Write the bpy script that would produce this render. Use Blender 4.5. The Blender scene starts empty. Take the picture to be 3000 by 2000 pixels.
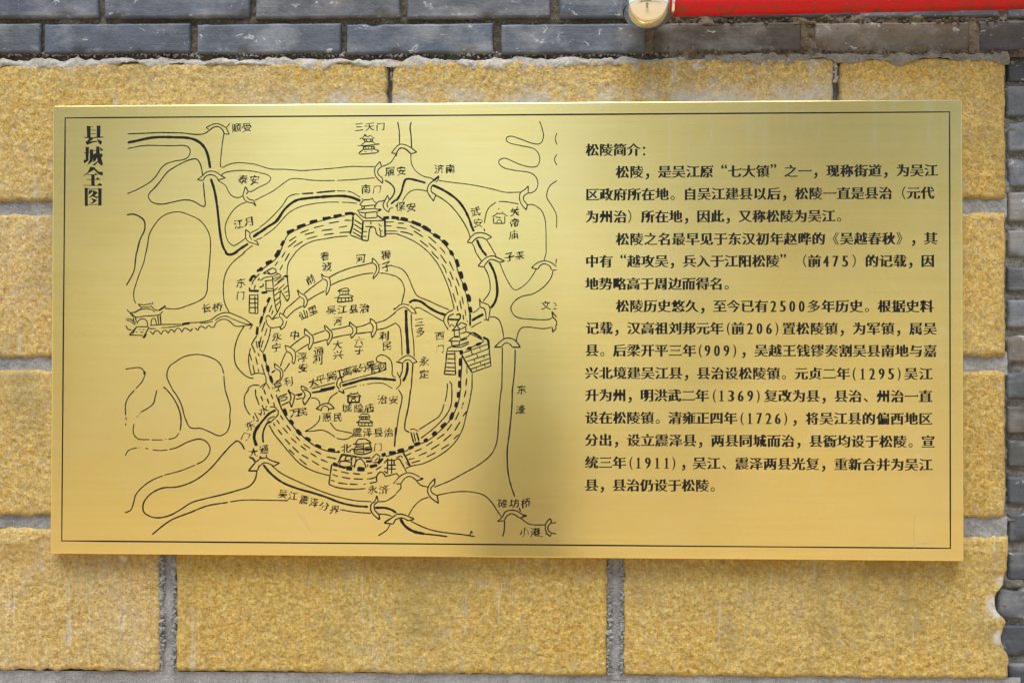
import bpy, bmesh, math, random
import numpy as np
from mathutils import Vector, Matrix
from mathutils.geometry import tessellate_polygon
random.seed(7)
RNG = np.random.RandomState(11)
scene = bpy.context.scene
COL = scene.collection

# ---------------------------------------------------------------- camera
YS, YB = .026, .040
ZC = 1.5                                   # height of the plaque's middle above the pavement
F_MM = 35.0
YAW, PITCH, ROLL = 0.0331, 0.0107, -0.0014
CAM = Vector((0.0731, -1.6343, ZC - 0.0372))
def cam_basis():
    cy, sy, cp, sp, cr, sr = math.cos(YAW), math.sin(YAW), math.cos(PITCH), math.sin(PITCH), math.cos(ROLL), math.sin(ROLL)
    Rz = Matrix(((cy,-sy,0),(sy,cy,0),(0,0,1))); Rx = Matrix(((1,0,0),(0,cp,-sp),(0,sp,cp))); Ry = Matrix(((cr,0,sr),(0,1,0),(-sr,0,cr)))
    return Rz @ Rx @ Ry                    # columns: right, forward, up
RB = cam_basis()
cd = bpy.data.cameras.new('camera'); cam = bpy.data.objects.new('camera', cd); COL.objects.link(cam)
cd.lens = F_MM; cd.sensor_width = 36; cd.clip_start = 0.02; cd.clip_end = 400
right, fwd, up = RB.col[0].copy(), RB.col[1].copy(), RB.col[2].copy()
cam.matrix_world = Matrix(((right.x, up.x, -fwd.x, CAM.x), (right.y, up.y, -fwd.y, CAM.y), (right.z, up.z, -fwd.z, CAM.z), (0,0,0,1)))
scene.camera = cam
FP = F_MM / 36 * 3000
def W(px, py, y=0.0):
    """point of the photograph (3000 x 2000) on the plane at depth y"""
    d = right * ((px - 1500) / FP) + fwd + up * ((1000 - py) / FP)
    t = (y - CAM.y) / d.y
    return CAM + d * t
# ---------------------------------------------------------------- sky, sun, exposure
SUN_EL, SUN_AZ = math.radians(66), math.radians(12)       # azimuth: to the left of straight behind the camera
world = bpy.data.worlds.new('World'); scene.world = world; world.use_nodes = True
wn = world.node_tree; bg = wn.nodes['Background']
sky = wn.nodes.new('ShaderNodeTexSky'); sky.sky_type = 'NISHITA'; sky.sun_disc = False
sky.sun_elevation = SUN_EL; sky.air_density = 1.0; sky.dust_density = 1.5; sky.ozone_density = 1.0
sky.sun_rotation = math.pi + SUN_AZ
wn.links.new(sky.outputs[0], bg.inputs[0]); bg.inputs[1].default_value = 0.088
sl = bpy.data.lights.new('sun', 'SUN'); sl.energy = 1.5; sl.angle = math.radians(42); sl.color = (1, 0.945, 0.85)
sun = bpy.data.objects.new('sun', sl); COL.objects.link(sun)
sdir = Vector((-math.sin(SUN_AZ) * math.cos(SUN_EL), -math.cos(SUN_AZ) * math.cos(SUN_EL), math.sin(SUN_EL)))
sun.rotation_euler = sdir.to_track_quat('Z', 'Y').to_euler(); sun.location = sdir * 20
scene.view_settings.view_transform = 'Standard'; scene.view_settings.look = 'None'
scene.view_settings.exposure = 1.45; scene.view_settings.gamma = 1
scene.cycles.max_bounces = 6

# ---------------------------------------------------------------- helpers
def tag(o, label=None, cat=None, group=None, kind=None):
    if label: o['label'] = label
    if cat: o['category'] = cat
    if group: o['group'] = group
    if kind: o['kind'] = kind
    return o
def empty(name, loc):
    o = bpy.data.objects.new(name, None); o.location = loc; o.empty_display_size = .1; COL.objects.link(o); return o
def link(name, me, mat, parent=None):
    o = bpy.data.objects.new(name, me); COL.objects.link(o)
    if mat and not me.materials: me.materials.append(mat)
    if parent:
        o.parent = parent
        m = Matrix.Translation(parent.location)
        if parent.parent: m = Matrix.Identity(4)
        o.matrix_parent_inverse = m.inverted()
    return o
def mesh_np(name, V, Fq=None, Ft=None, smooth=True):
    me = bpy.data.meshes.new(name)
    V = np.asarray(V, dtype=np.float32).reshape(-1, 3)
    nq = 0 if Fq is None else len(Fq); nt = 0 if Ft is None else len(Ft)
    me.vertices.add(len(V)); me.vertices.foreach_set('co', V.ravel())
    idx = []; st = []; tot = []
    if nq: idx.append(np.asarray(Fq, dtype=np.int32).ravel()); st.append(np.arange(nq) * 4); tot.append(np.full(nq, 4))
    if nt: idx.append(np.asarray(Ft, dtype=np.int32).ravel()); st.append(nq * 4 + np.arange(nt) * 3); tot.append(np.full(nt, 3))
    idx = np.concatenate(idx).astype(np.int32)
    me.loops.add(len(idx)); me.loops.foreach_set('vertex_index', idx)
    me.polygons.add(nq + nt); me.polygons.foreach_set('loop_start', np.concatenate(st).astype(np.int32))
    me.update(calc_edges=True); me.validate()
    if smooth: me.polygons.foreach_set('use_smooth', np.ones(len(me.polygons), dtype=bool))
    return me
def grid_mesh(name, X, Y, Z, smooth=True):
    h, w = X.shape
    V = np.stack([X, Y, Z], -1).reshape(-1, 3)
    i = np.arange(h - 1)[:, None] * w + np.arange(w - 1)[None, :]
    F = np.stack([i, i + 1, i + w + 1, i + w], -1).reshape(-1, 4)
    return mesh_np(name, V, F, smooth=smooth)
TAB = RNG.rand(256, 256).astype(np.float64)
def vnoise(x, y, s=0):
    x = x + s * 17.31; y = y + s * 9.73
    xi = np.floor(x).astype(int); yi = np.floor(y).astype(int); fx = x - xi; fy = y - yi
    fx = fx * fx * (3 - 2 * fx); fy = fy * fy * (3 - 2 * fy)
    a = TAB[xi & 255, yi & 255]; b = TAB[(xi + 1) & 255, yi & 255]; c = TAB[xi & 255, (yi + 1) & 255]; d = TAB[(xi + 1) & 255, (yi + 1) & 255]
    return (a * (1 - fx) + b * fx) * (1 - fy) + (c * (1 - fx) + d * fx) * fy * 1.0 - 0.5
def fbm(x, y, o=4, s=0):
    t = 0; a = 1; n = 0
    for k in range(o):
        t = t + a * vnoise(x * 2 ** k, y * 2 ** k, s + k); n += a; a *= .55
    return t / n * 2
def slab(x0, x1, z0, z1, face, step, rim, rimdep, wob, relief, skirt=.03, seed=0, warp=None, wf=60):
    nx = max(4, int((x1 - x0) / step)); nz = max(4, int((z1 - z0) / step))
    xs = np.linspace(x0, x1, nx); zs = np.linspace(z1, z0, nz)
    xs = np.concatenate([[x0], xs, [x1]]); zs = np.concatenate([[z1], zs, [z0]])
    X, Z = np.meshgrid(xs, zs)
    qx = np.maximum(np.maximum(x0 + rim - X, X - (x1 - rim)), 0); qz = np.maximum(np.maximum(z0 + rim - Z, Z - (z1 - rim)), 0)
    q = np.clip(np.sqrt(qx ** 2 + qz ** 2) / rim, 0, 1)
    push = rimdep * (1 - np.sqrt(np.maximum(0, 1 - q ** 2)))
    Y = face + push + relief(X, Z) * (1 - .5 * q)
    ex = np.clip(1 - np.minimum(X - x0, x1 - X) / (rim * 2.5), 0, 1); ez = np.clip(1 - np.minimum(Z - z0, z1 - Z) / (rim * 2.5), 0, 1)
    X2 = X + wob * fbm(X * wf, Z * wf, 3, seed + 5) * ex; Z2 = Z + wob * fbm(X * wf, Z * wf, 3, seed + 9) * ez
    if warp is not None: X2, Y, Z2 = warp(X, Z, X2, Y, Z2)
    sk = np.zeros_like(X, bool); sk[0, :] = sk[-1, :] = True; sk[:, 0] = sk[:, -1] = True
    Y = np.where(sk, face + rimdep + skirt, Y)
    return grid_mesh('m', X2, Y, Z2)
class NT:
    def __init__(s, name):
        s.m = bpy.data.materials.new(name); s.m.use_nodes = True; s.t = s.m.node_tree; s.b = s.t.nodes['Principled BSDF']
        s.tc = s.t.nodes.new('ShaderNodeTexCoord')
    def n(s, typ, **k):
        nd = s.t.nodes.new(typ)
        for a, b in k.items(): setattr(nd, a, b)
        return nd
    def l(s, a, b): s.t.links.new(a, b)
    def mapc(s, scale=(1,1,1), loc=(0,0,0)):
        mp = s.n('ShaderNodeMapping'); mp.inputs['Scale'].default_value = scale; mp.inputs['Location'].default_value = loc
        s.l(s.tc.outputs['Object'], mp.inputs[0]); return mp.outputs[0]
    def noise(s, sc, det=4, rough=.55, vec=None, dist=0):
        nd = s.n('ShaderNodeTexNoise'); nd.inputs['Scale'].default_value = sc; nd.inputs['Detail'].default_value = det; nd.inputs['Roughness'].default_value = rough; nd.inputs['Distortion'].default_value = dist
        s.l(vec if vec is not None else s.tc.outputs['Object'], nd.inputs['Vector']); return nd.outputs['Fac']
    def vor(s, sc, vec=None, feat='F1', out='Distance'):
        nd = s.n('ShaderNodeTexVoronoi'); nd.feature = feat; nd.inputs['Scale'].default_value = sc
        s.l(vec if vec is not None else s.tc.outputs['Object'], nd.inputs['Vector']); return nd.outputs[out]
    def ramp(s, f, stops, interp='LINEAR'):
        r = s.n('ShaderNodeValToRGB'); e = r.color_ramp; e.interpolation = interp
        while len(e.elements) < len(stops): e.elements.new(.5)
        for el, (p, c) in zip(e.elements, stops):
            el.position = p; el.color = (c if isinstance(c, tuple) else (c, c, c)) + (1,)
        s.l(f, r.inputs[0]); return r.outputs[0]
    def mix(s, f, a, b, mode='MIX'):
        m = s.n('ShaderNodeMix', data_type='RGBA', blend_type=mode)
        for v, k in ((f, 0), (a, 6), (b, 7)):
            if hasattr(v, 'is_output') or isinstance(v, bpy.types.NodeSocket): s.l(v, m.inputs[k])
            elif isinstance(v, (int, float)): m.inputs[k].default_value = v if k == 0 else (v, v, v, 1)
            else: m.inputs[k].default_value = tuple(v) + (1,)
        return m.outputs[2]
    def math(s, op, a, b=None, clamp=False):
        m = s.n('ShaderNodeMath', operation=op, use_clamp=clamp)
        for v, k in ((a, 0), (b, 1)):
            if v is None: continue
            if isinstance(v, bpy.types.NodeSocket): s.l(v, m.inputs[k])
            else: m.inputs[k].default_value = v
        return m.outputs[0]
    def bump(s, h, dist, strength=1, prev=None):
        b = s.n('ShaderNodeBump'); b.inputs['Distance'].default_value = dist; b.inputs['Strength'].default_value = strength
        s.l(h, b.inputs['Height'])
        if prev is not None: s.l(prev, b.inputs['Normal'])
        return b.outputs[0]
    def done(s, col=None, rough=None, nrm=None, **k):
        for v, key in ((col, 'Base Color'), (rough, 'Roughness')):
            if v is None: continue
            if isinstance(v, bpy.types.NodeSocket): s.l(v, s.b.inputs[key])
            elif isinstance(v, tuple): s.b.inputs[key].default_value = v + (1,)
            else: s.b.inputs[key].default_value = v
        if nrm is not None: s.l(nrm, s.b.inputs['Normal'])
        for a, b in k.items(): s.b.inputs[a.replace('_', ' ')].default_value = b
        return s.m

# ---------------------------------------------------------------- materials
def mat_stone():
    t = NT('yellow_granite')
    big = t.noise(5, 3); mid = t.noise(105, 6, .72); fine = t.noise(210, 4, .7); vf = t.noise(480, 3, .75); sp = t.noise(120, 3, .7)
    base = t.ramp(t.math('ADD', t.math('MULTIPLY', mid, .62), t.math('MULTIPLY', fine, .38)),
                  [(.32, (.40, .215, .030)), (.42, (.54, .325, .055)), (.50, (.62, .415, .10)), (.58, (.68, .50, .165)), (.70, (.76, .64, .33))])
    pale = t.mix(t.ramp(big, [(.42, 0), (.62, .35)]), base, (.62, .49, .23))
    vc = t.n('ShaderNodeTexVoronoi'); vc.inputs['Scale'].default_value = 300; t.l(t.tc.outputs['Object'], vc.inputs['Vector'])
    gs = t.n('ShaderNodeSeparateColor'); t.l(vc.outputs['Color'], gs.inputs[0])
    pale = t.mix(1.0, pale, t.ramp(gs.outputs[0], [(0, .70), (.25, .90), (.6, 1.03), (1, 1.20)]), 'MULTIPLY')
    pale = t.mix(t.ramp(gs.outputs[1], [(.90, 0), (.92, .5)]), pale, (.40, .39, .34))
    # orange rust flecks
    c = t.mix(t.ramp(sp, [(.57, 0), (.66, .6)]), pale, (.50, .25, .035))
    # grey feldspar grains and white bruises
    gr = t.noise(165, 3, .6, vec=t.mapc((1, 1, 1), (3.1, 0, 7.7)))
    c = t.mix(t.ramp(gr, [(.60, 0), (.70, .75)]), c, (.42, .41, .39))
    wh = t.noise(26, 5, .75, vec=t.mapc((1, 1, .8), (11.1, 0, 4.2)))
    c = t.mix(t.ramp(wh, [(.665, 0), (.72, .75)]), c, (.72, .71, .68))
    # dark mica specks
    c = t.mix(t.ramp(vf, [(.33, .85), (.43, 0)]), c, (.13, .09, .035))
    # thin lime run marks going down
    run = t.noise(70, 4, .65, vec=t.mapc((1, 1, .04), (2, 0, 0)))
    run2 = t.noise(9, 3, .6, vec=t.mapc((1, 1, 1), (5, 0, 3)))
    c = t.mix(t.math('MULTIPLY', t.ramp(run, [(.60, 0), (.68, .65)]), t.ramp(run2, [(.50, 0), (.58, 1)])), c, (.66, .62, .54))
    sx = t.n('ShaderNodeSeparateXYZ'); t.l(t.tc.outputs['Object'], sx.inputs[0])
    # broad weather stains: olive grime patches, grey lime smears, and dust settled in a ragged band above the plaque
    gm = t.noise(7, 5, .7, vec=t.mapc((1, 1, .6), (8.2, 0, 1.1)))
    c = t.mix(t.ramp(gm, [(.50, 0), (.66, .5)]), c, (.30, .235, .085))
    lm = t.noise(11, 6, .75, vec=t.mapc((1, 1, .55), (.7, 0, 9.3)))
    c = t.mix(t.ramp(lm, [(.59, 0), (.72, .55)]), c, (.47, .46, .39))
    gp = t.noise(46, 4, .6, vec=t.mapc((1, 1, .8), (7.7, 0, 3.3))); gpm = t.ramp(t.noise(2.6, 2, .5, vec=t.mapc((1, 1, 1), (1.4, 0, 5.5))), [(.46, 0), (.58, 1)])
    c = t.mix(t.math('MULTIPLY', t.ramp(gp, [(.60, 0), (.64, .5)]), gpm), c, (.36, .35, .32))
    bz = t.math('DIVIDE', t.math('SUBTRACT', sx.outputs[2], ZC + .374), .045)
    band = t.math('MULTIPLY', t.ramp(bz, [(0, .9), (.35, .7), (1, 0)]), t.math('GREATER_THAN', bz, -.2)); bn = t.ramp(t.noise(16, 5, .7, vec=t.mapc((1, 1, 1), (6, 0, 2))), [(.40, .15), (.58, 1)])
    bx = t.ramp(t.math('ABSOLUTE', t.math('SUBTRACT', sx.outputs[0], .12)), [(.45, 1), (.62, 0)])
    c = t.mix(t.math('MULTIPLY', t.math('MULTIPLY', band, bn), bx), c, (.50, .485, .45))
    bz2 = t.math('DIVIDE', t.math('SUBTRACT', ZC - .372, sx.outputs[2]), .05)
    shade_dirt = t.math('MULTIPLY', t.ramp(bz2, [(0, 1), (1, 0)]), t.math('GREATER_THAN', bz2, -.2)); wn = t.ramp(t.noise(14, 4, .7, vec=t.mapc((1, 1, .5), (3, 0, 6))), [(.35, .3), (.6, 1)])  # orange dirt plus the plaque's shadow, painted into the stone just below it
    c = t.mix(t.math('MULTIPLY', t.math('MULTIPLY', shade_dirt, wn), .55), c, (.36, .20, .035))
    oi = t.n('ShaderNodeObjectInfo'); c = t.mix(1.0, c, oi.outputs['Color'], 'MULTIPLY')
    # fresh white chips along the broken right edge
    sx = t.n('ShaderNodeSeparateXYZ'); t.l(t.tc.outputs['Object'], sx.inputs[0]); wob = t.math('MULTIPLY', t.math('SUBTRACT', t.noise(90, 4, .7), .5), .02)
    for qx, qy, rx, rz in ((2908, 1772, .013, .017), (2938, 1702, .012, .010), (2930, 1868, .010, .014), (362, 1636, .009, .008), (2925, 1790, .008, .016)):
        v0 = W(qx, qy, YS); du = t.math('DIVIDE', t.math('ADD', t.math('SUBTRACT', sx.outputs[0], v0.x), wob), rx); dv = t.math('DIVIDE', t.math('ADD', t.math('SUBTRACT', sx.outputs[2], v0.z), wob), rz)
        q = t.math('ADD', t.math('MULTIPLY', du, du), t.math('MULTIPLY', dv, dv)); c = t.mix(t.ramp(q, [(.3, .75), (1.0, 0)]), c, (.62, .61, .57))
    h = t.math('ADD', t.math('MULTIPLY', t.noise(260, 5, .8), 1.0), t.math('MULTIPLY', fine, .5))
    n1 = t.bump(h, .0033, 1.0); n2 = t.bump(vf, .0015, .9, n1)
    return t.done(c, .82, n2)
def mat_mortar(name, c0, c1, c2, bumpd=.003, moss=False):
    t = NT(name)
    a = t.noise(22, 5, .6); b = t.noise(190, 4, .7); d = t.noise(520, 2, .7)
    c = t.ramp(t.math('ADD', t.math('MULTIPLY', a, .55), t.math('MULTIPLY', b, .45)), [(.32, c0), (.5, c1), (.68, c2)])
    c = t.mix(t.ramp(d, [(.62, 0), (.72, .8)]), c, tuple(min(.75, v * 1.9 + .08) for v in c2))
    c = t.mix(t.ramp(d, [(.28, .85), (.38, 0)]), c, tuple(v * .35 for v in c0))
    if moss:
        c = t.mix(t.ramp(t.noise(9, 4, .7), [(.54, 0), (.66, .6)]), c, (.10, .09, .025))
    n = t.bump(t.math('ADD', b, t.math('MULTIPLY', d, .6)), bumpd, 1.0)
    return t.done(c, .92, n)
def mat_brick():
    t = NT('grey_brick')
    oi = t.n('ShaderNodeObjectInfo')
    off = t.n('ShaderNodeVectorMath', operation='SCALE'); t.l(oi.outputs['Random'], off.inputs['Scale']); off.inputs[0].default_value = (31, 0, 17)
    ad = t.n('ShaderNodeVectorMath', operation='ADD'); t.l(t.tc.outputs['Object'], ad.inputs[0]); t.l(off.outputs[0], ad.inputs[1])
    v = ad.outputs[0]
    def mp(s):
        m = t.n('ShaderNodeMapping'); m.inputs['Scale'].default_value = s; t.l(v, m.inputs[0]); return m.outputs[0]
    cloud = t.noise(9, 5, .6, vec=mp((1, 1, 1.6)), dist=.8); streak = t.noise(22, 5, .65, vec=mp((1, 1, .25)))
    fine = t.noise(130, 5, .7, vec=v); grain = t.noise(600, 2, .7, vec=v)
    f = t.math('ADD', t.math('MULTIPLY', cloud, .6), t.math('MULTIPLY', streak, .4))
    mul = t.ramp(f, [(.34, .60), (.5, 1.0), (.64, 1.45)])
    c = t.mix(1.0, oi.outputs['Color'], mul, 'MULTIPLY'); c = t.mix(1.0, c, .61, 'MULTIPLY')
    c = t.mix(t.ramp(fine, [(.35, .35), (.55, 0)]), c, (.05, .055, .065))
    # pale lime bloom and splashes
    c = t.mix(t.ramp(t.noise(13, 5, .62, vec=mp((1, 1, 1.3))), [(.48, 0), (.68, .45)]), c, (.30, .315, .33))
    spl = t.noise(34, 6, .78, vec=mp((.8, 1, 1.2)), dist=.6)
    c = t.mix(t.ramp(spl, [(.60, 0), (.63, .75)]), c, (.42, .43, .44))
    # rusty / brown patches
    c = t.mix(t.ramp(t.noise(7, 4, .6, vec=mp((1.2, 1, 1))), [(.62, 0), (.74, .35)]), c, (.22, .15, .11))
    pit = t.vor(75, vec=v)
    pm = t.math('MULTIPLY', t.ramp(pit, [(.06, 1), (.14, 0)]), t.ramp(t.noise(28, 2, .5, vec=v), [(.55, 0), (.6, 1)]))
    c = t.mix(pm, c, (.03, .032, .036))
    scr = t.noise(160, 3, .6, vec=mp((.10, 1, 1)))
    n1 = t.bump(t.math('ADD', fine, t.math('MULTIPLY', scr, .6)), .0014, 1.0)
    n2 = t.bump(pm, .002, -1.0, n1); n3 = t.bump(grain, .0004, .6, n2)
    return t.done(c, t.ramp(cloud, [(.3, .55), (.7, .75)]), n3)
def mat_brass():
    t = NT('brushed_gold_steel')
    g1 = t.noise(60, 3, .6, vec=t.mapc((.05, 1, 9))); g2 = t.noise(9, 3, .6, vec=t.mapc((.4, 1, 14)))
    # dried water marks with a shape of their own
    sx = t.n('ShaderNodeSeparateXYZ'); t.l(t.tc.outputs['Object'], sx.inputs[0])
    X, Z = sx.outputs[0], sx.outputs[2]
    wv = t.noise(2.2, 2, .5, vec=t.mapc((0, 0, 1)))
    def drip(px, wid, z_top, z_bot, k):
        xx = t.math('SUBTRACT', t.math('ADD', X, t.math('MULTIPLY', t.math('SUBTRACT', wv, .5), .035)), W(px, 600).x)
        m = t.ramp(t.math('DIVIDE', t.math('ABSOLUTE', xx), wid), [(.55, 1), (1.0, 0)])
        zt = W(1500, z_top).z; zb = W(1500, z_bot).z
        a = t.math('MULTIPLY', t.math('GREATER_THAN', Z, zb), t.math('LESS_THAN', Z, zt))
        return t.math('MULTIPLY', t.math('MULTIPLY', m, a), k)
    d = t.math('ADD', drip(1962, .0024, 345, 950, .55), drip(2018, .0022, 380, 650, .45))
    d = t.math('ADD', d, drip(1893, .006, 345, 1000, .16))
    d = t.math('MULTIPLY', d, 1.0, True)
    col = t.mix(t.ramp(g1, [(.3, 0), (.7, 1)]), (.86, .685, .26), (.79, .625, .23))
    col = t.mix(t.ramp(g2, [(.35, 0), (.7, .8)]), col, (.76, .60, .22))
    col = t.mix(t.ramp(t.noise(5, 5, .65, vec=t.mapc((1, 1, 1.4), (2, 0, 5))), [(.42, 0), (.68, .5)]), col, (.84, .70, .33))
    col = t.mix(t.math('MULTIPLY', d, .5), col, (.80, .70, .45))
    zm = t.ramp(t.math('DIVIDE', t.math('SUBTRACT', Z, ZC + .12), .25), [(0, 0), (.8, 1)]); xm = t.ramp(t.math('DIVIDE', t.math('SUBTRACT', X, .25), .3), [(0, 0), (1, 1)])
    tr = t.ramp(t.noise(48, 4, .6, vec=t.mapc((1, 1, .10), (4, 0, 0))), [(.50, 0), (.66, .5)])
    col = t.mix(t.math('MULTIPLY', t.math('MULTIPLY', zm, xm), tr), col, (.84, .74, .46))  # pale reflected streaks at upper right, painted into the metal colour
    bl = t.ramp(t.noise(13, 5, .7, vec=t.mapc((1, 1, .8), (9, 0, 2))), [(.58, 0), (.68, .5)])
    col = t.mix(t.math('MULTIPLY', bl, xm), col, (.84, .74, .44))  # soft reflected smears on the right side, painted in the same way
    rough = .235
    n = t.bump(g1, .00003, .5)
    tan = t.n('ShaderNodeCombineXYZ'); tan.inputs[2].default_value = 1
    t.l(tan.outputs[0], t.b.inputs['Tangent'])
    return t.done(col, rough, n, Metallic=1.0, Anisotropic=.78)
def mat_simple(name, col, rough=.5, metal=0, bump=None):
    t = NT(name)
    c = t.mix(t.ramp(t.noise(30, 4, .6), [(.35, 0), (.65, .3)]), col, tuple(v * .75 for v in col))
    n = t.bump(t.noise(bump[0], 3, .6), bump[1], 1) if bump else None
    return t.done(c, rough, n, Metallic=float(metal))
def mat_red():
    t = NT('red_paint')
    st = t.noise(60, 5, .7, vec=t.mapc((1, 1, .35)))
    sx = t.n('ShaderNodeSeparateXYZ'); t.l(t.tc.outputs['Object'], sx.inputs[0])
    low = t.ramp(sx.outputs[2], [(0, 0), (1, 0)])
    c = t.mix(t.ramp(t.noise(14, 4, .6), [(.4, 0), (.7, .5)]), (.55, .006, .012), (.45, .010, .014))
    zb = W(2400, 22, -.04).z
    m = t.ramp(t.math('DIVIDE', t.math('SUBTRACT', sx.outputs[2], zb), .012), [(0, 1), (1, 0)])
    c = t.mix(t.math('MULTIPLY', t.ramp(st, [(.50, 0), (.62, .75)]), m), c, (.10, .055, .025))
    c = t.mix(t.ramp(t.noise(240, 3, .7), [(.66, 0), (.74, .4)]), c, (.5, .3, .22))
    return t.done(c, .45, t.bump(t.noise(90, 4, .6), .0008, .6), Specular_IOR_Level=.3)
def mat_leaf(name, c0, c1):
    t = NT(name); oi = t.noise(3, 3, .6); f = t.noise(40, 2, .6)
    c = t.mix(t.ramp(t.math('ADD', t.math('MULTIPLY', oi, .5), t.math('MULTIPLY', f, .5)), [(.4, 0), (.6, 1)]), c0, c1)
    return t.done(c, .55)
M_STONE = mat_stone(); M_BRICK = mat_brick(); M_BRASS = mat_brass()
M_MORTAR = mat_mortar('grey_mortar', (.14, .14, .137), (.27, .27, .268), (.40, .40, .40))
M_OLD = mat_mortar('old_brown_mortar', (.034, .029, .020), (.085, .072, .052), (.18, .16, .125), .004, True)
M_LIME = mat_mortar('pale_lime_mortar', (.20, .18, .145), (.36, .34, .30), (.54, .53, .50), .003)
M_INK = NT('black_enamel').done((.006, .007, .008), .6, None, Specular_IOR_Level=.2)
M_STEEL = NT('polished_steel').done((.84, .84, .80), .12, None, Metallic=1.0)
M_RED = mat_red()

# ---------------------------------------------------------------- the wall
# (depths YS, YB: faces of the stones and of the bricks (the plaque's face is at y = 0)
wall = empty('wall', (0, YS, 0))
tag(wall, 'wall of rough yellow granite blocks under and beside courses of grey brick, behind the plaque', 'wall')
def relief_stone(seed):
    def f(X, Z):
        a = fbm(X * 22, Z * 22, 3, seed); b = fbm(X * 150, Z * 150, 2, seed + 3); r = fbm(X * 62, Z * 62, 2, seed + 7)
        return -(a * .0010 + b * .0015 + r * .0009)
    return f
def P(px, py, y): v = W(px, py, y); return v.x, v.z
rows = [  # top-left y, bottom-left y, top-right y, bottom-right y (photo px) and joints
    (186, 590, 163, 583, [(1133, 1147), (2446, 2462)]),
    (626, 1050, 622, 1045, [(470, 512), (1785, 1822)]),
    (1084, 1511, 1084, 1519, [(1128, 1152), (2440, 2470)]),
    (1547, 1963, 1574, 1992, [(470, 513), (1781, 1824)]),
    (2003, 2420, 2025, 2450, [(1100, 1140), (2420, 2460)]),
]
RIGHT = 2950; LEFT = -900
def bites(X, Z, X2, Y, Z2):
    x1 = P(2955, 1700, YS)[0]
    for (py, dx, r) in ((1768, 30, 44), (1872, 15, 42), (1700, 5, 26)):
        zc = P(2950, py, YS)[1]; rr = r * .00056
        k = np.exp(-((Z - zc) / rr) ** 4) * np.clip(1 - (x1 - X) / .07, 0, 1)
        X2 = X2 - k * dx * .00058 * 1.0; Y = Y + k * .004
    return X2, Y, Z2
seed = 0
TINT = [(.95, .98, 1.02), (.95, .96, .86), (.91, .95, 1.02), (.98, 1.02, 1.22), (.92, .92, .80), (.94, .95, .84)]
for ri, (ta, ba, tb, bb, js) in enumerate(rows):
    edges = [LEFT] + [j for p in js for j in p] + [RIGHT + (8 if ri == 3 else 0) + (2 if ri == 2 else 0)]
    for k in range(0, len(edges), 2):
        xa, xb = edges[k], edges[k + 1]; xm = (xa + xb) / 2; u = xm / 3000
        t_, b_ = ta + (tb - ta) * u, ba + (bb - ba) * u
        u0, u1 = xa / 3000, xb / 3000
        x0, _ = P(xa, (t_ + b_) / 2, YS); x1, _ = P(xb, (t_ + b_) / 2, YS)
        zt0 = P(xa, ta + (tb - ta) * u0, YS)[1]; zt1 = P(xb, ta + (tb - ta) * u1, YS)[1]
        zb0 = P(xa, ba + (bb - ba) * u0, YS)[1]; zb1 = P(xb, ba + (bb - ba) * u1, YS)[1]
        zt, zb = (zt0 + zt1) / 2, (zb0 + zb1) / 2
        last = (xb >= RIGHT)
        def warp(X, Z, X2, Y, Z2, x0=x0, x1=x1, zt=zt, zb=zb, a=(zt0, zt1, zb0, zb1), bite=(last and ri == 3), last=last):
            s = (X - x0) / (x1 - x0); r = (Z - zb) / (zt - zb)
            Z2 = Z2 + (a[0] + (a[1] - a[0]) * s - zt) * r + (a[2] + (a[3] - a[2]) * s - zb) * (1 - r)
            if bite: X2, Y, Z2 = bites(X, Z, X2, Y, Z2)
            return X2, Y, Z2
        seed += 13
        off = .0008 * ((seed * 7) % 5 - 2)
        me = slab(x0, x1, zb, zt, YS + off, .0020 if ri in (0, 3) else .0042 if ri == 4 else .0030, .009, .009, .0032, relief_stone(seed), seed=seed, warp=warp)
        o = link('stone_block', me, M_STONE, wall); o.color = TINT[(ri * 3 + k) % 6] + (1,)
        if ri == 3 and last: o['label'] = 'yellow stone block with two white bites broken out of its right edge'
        if ri == 3 and k == 0: pass
# mortar between the stones: recessed strips with a crumbly surface
def mortar_strip(xa, ya, xb, yb, y, amp, mat, edge=None, seed=0, step=.0022, hp=None, name='mortar_joint', lump=0):
    """strip between two opposite corners given in photo px; hp = half height px for slanted strips"""
    A = P(xa, ya, y); B = P(xb, yb, y)
    x0, x1 = A[0], B[0]
    if hp is None: z0, z1 = min(A[1], B[1]), max(A[1], B[1]); sl = 0
    else:
        h = hp * .00057; z0, z1 = A[1] - h, A[1] + h; sl = B[1] - A[1]
    nx = max(3, int((x1 - x0) / step)); nz = max(3, int((z1 - z0) / step))
    X, Z = np.meshgrid(np.linspace(x0, x1, nx), np.linspace(z1, z0, nz))
    s = (X - x0) / (x1 - x0)
    n = fbm(X * 45, Z * 45, 4, seed); n2 = fbm(X * 190, Z * 190, 3, seed + 4)
    Y = y - amp * n - amp * .45 * n2
    if lump: Y = Y - np.maximum(0, fbm(X * 24, Z * 60, 3, seed + 8) - .15) * lump
    Z = Z + sl * s
    if edge is not None: X, Y, Z = edge(X, Y, Z, s)
    return link(name, grid_mesh('m', X, Y, Z), mat, wall)
for (ya, yb, sd) in ((608, 602, 1), (1067, 1064, 2), (1529, 1547, 3)):
    mortar_strip(LEFT, ya, 2950, yb, YS + .0075, .003, M_MORTAR, seed=sd, hp=34)
mortar_strip(LEFT, 1983, 2990, 2012, YS + .006, .0012, M_MORTAR, seed=9, hp=28)
vj = [(1133, 1147, 196, 600, .022), (2446, 2462, 180, 600, .020), (470, 512, 600, 1060, .008), (1785, 1822, 600, 1060, .008), (1128, 1152, 1060, 1530, .008), (2440, 2470, 1060, 1530, .008),
      (470, 513, 1530, 1980, .006), (1781, 1824, 1535, 1990, .006), (1100, 1140, 1990, 2420, .006), (2420, 2460, 1990, 2450, .006)]
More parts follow.
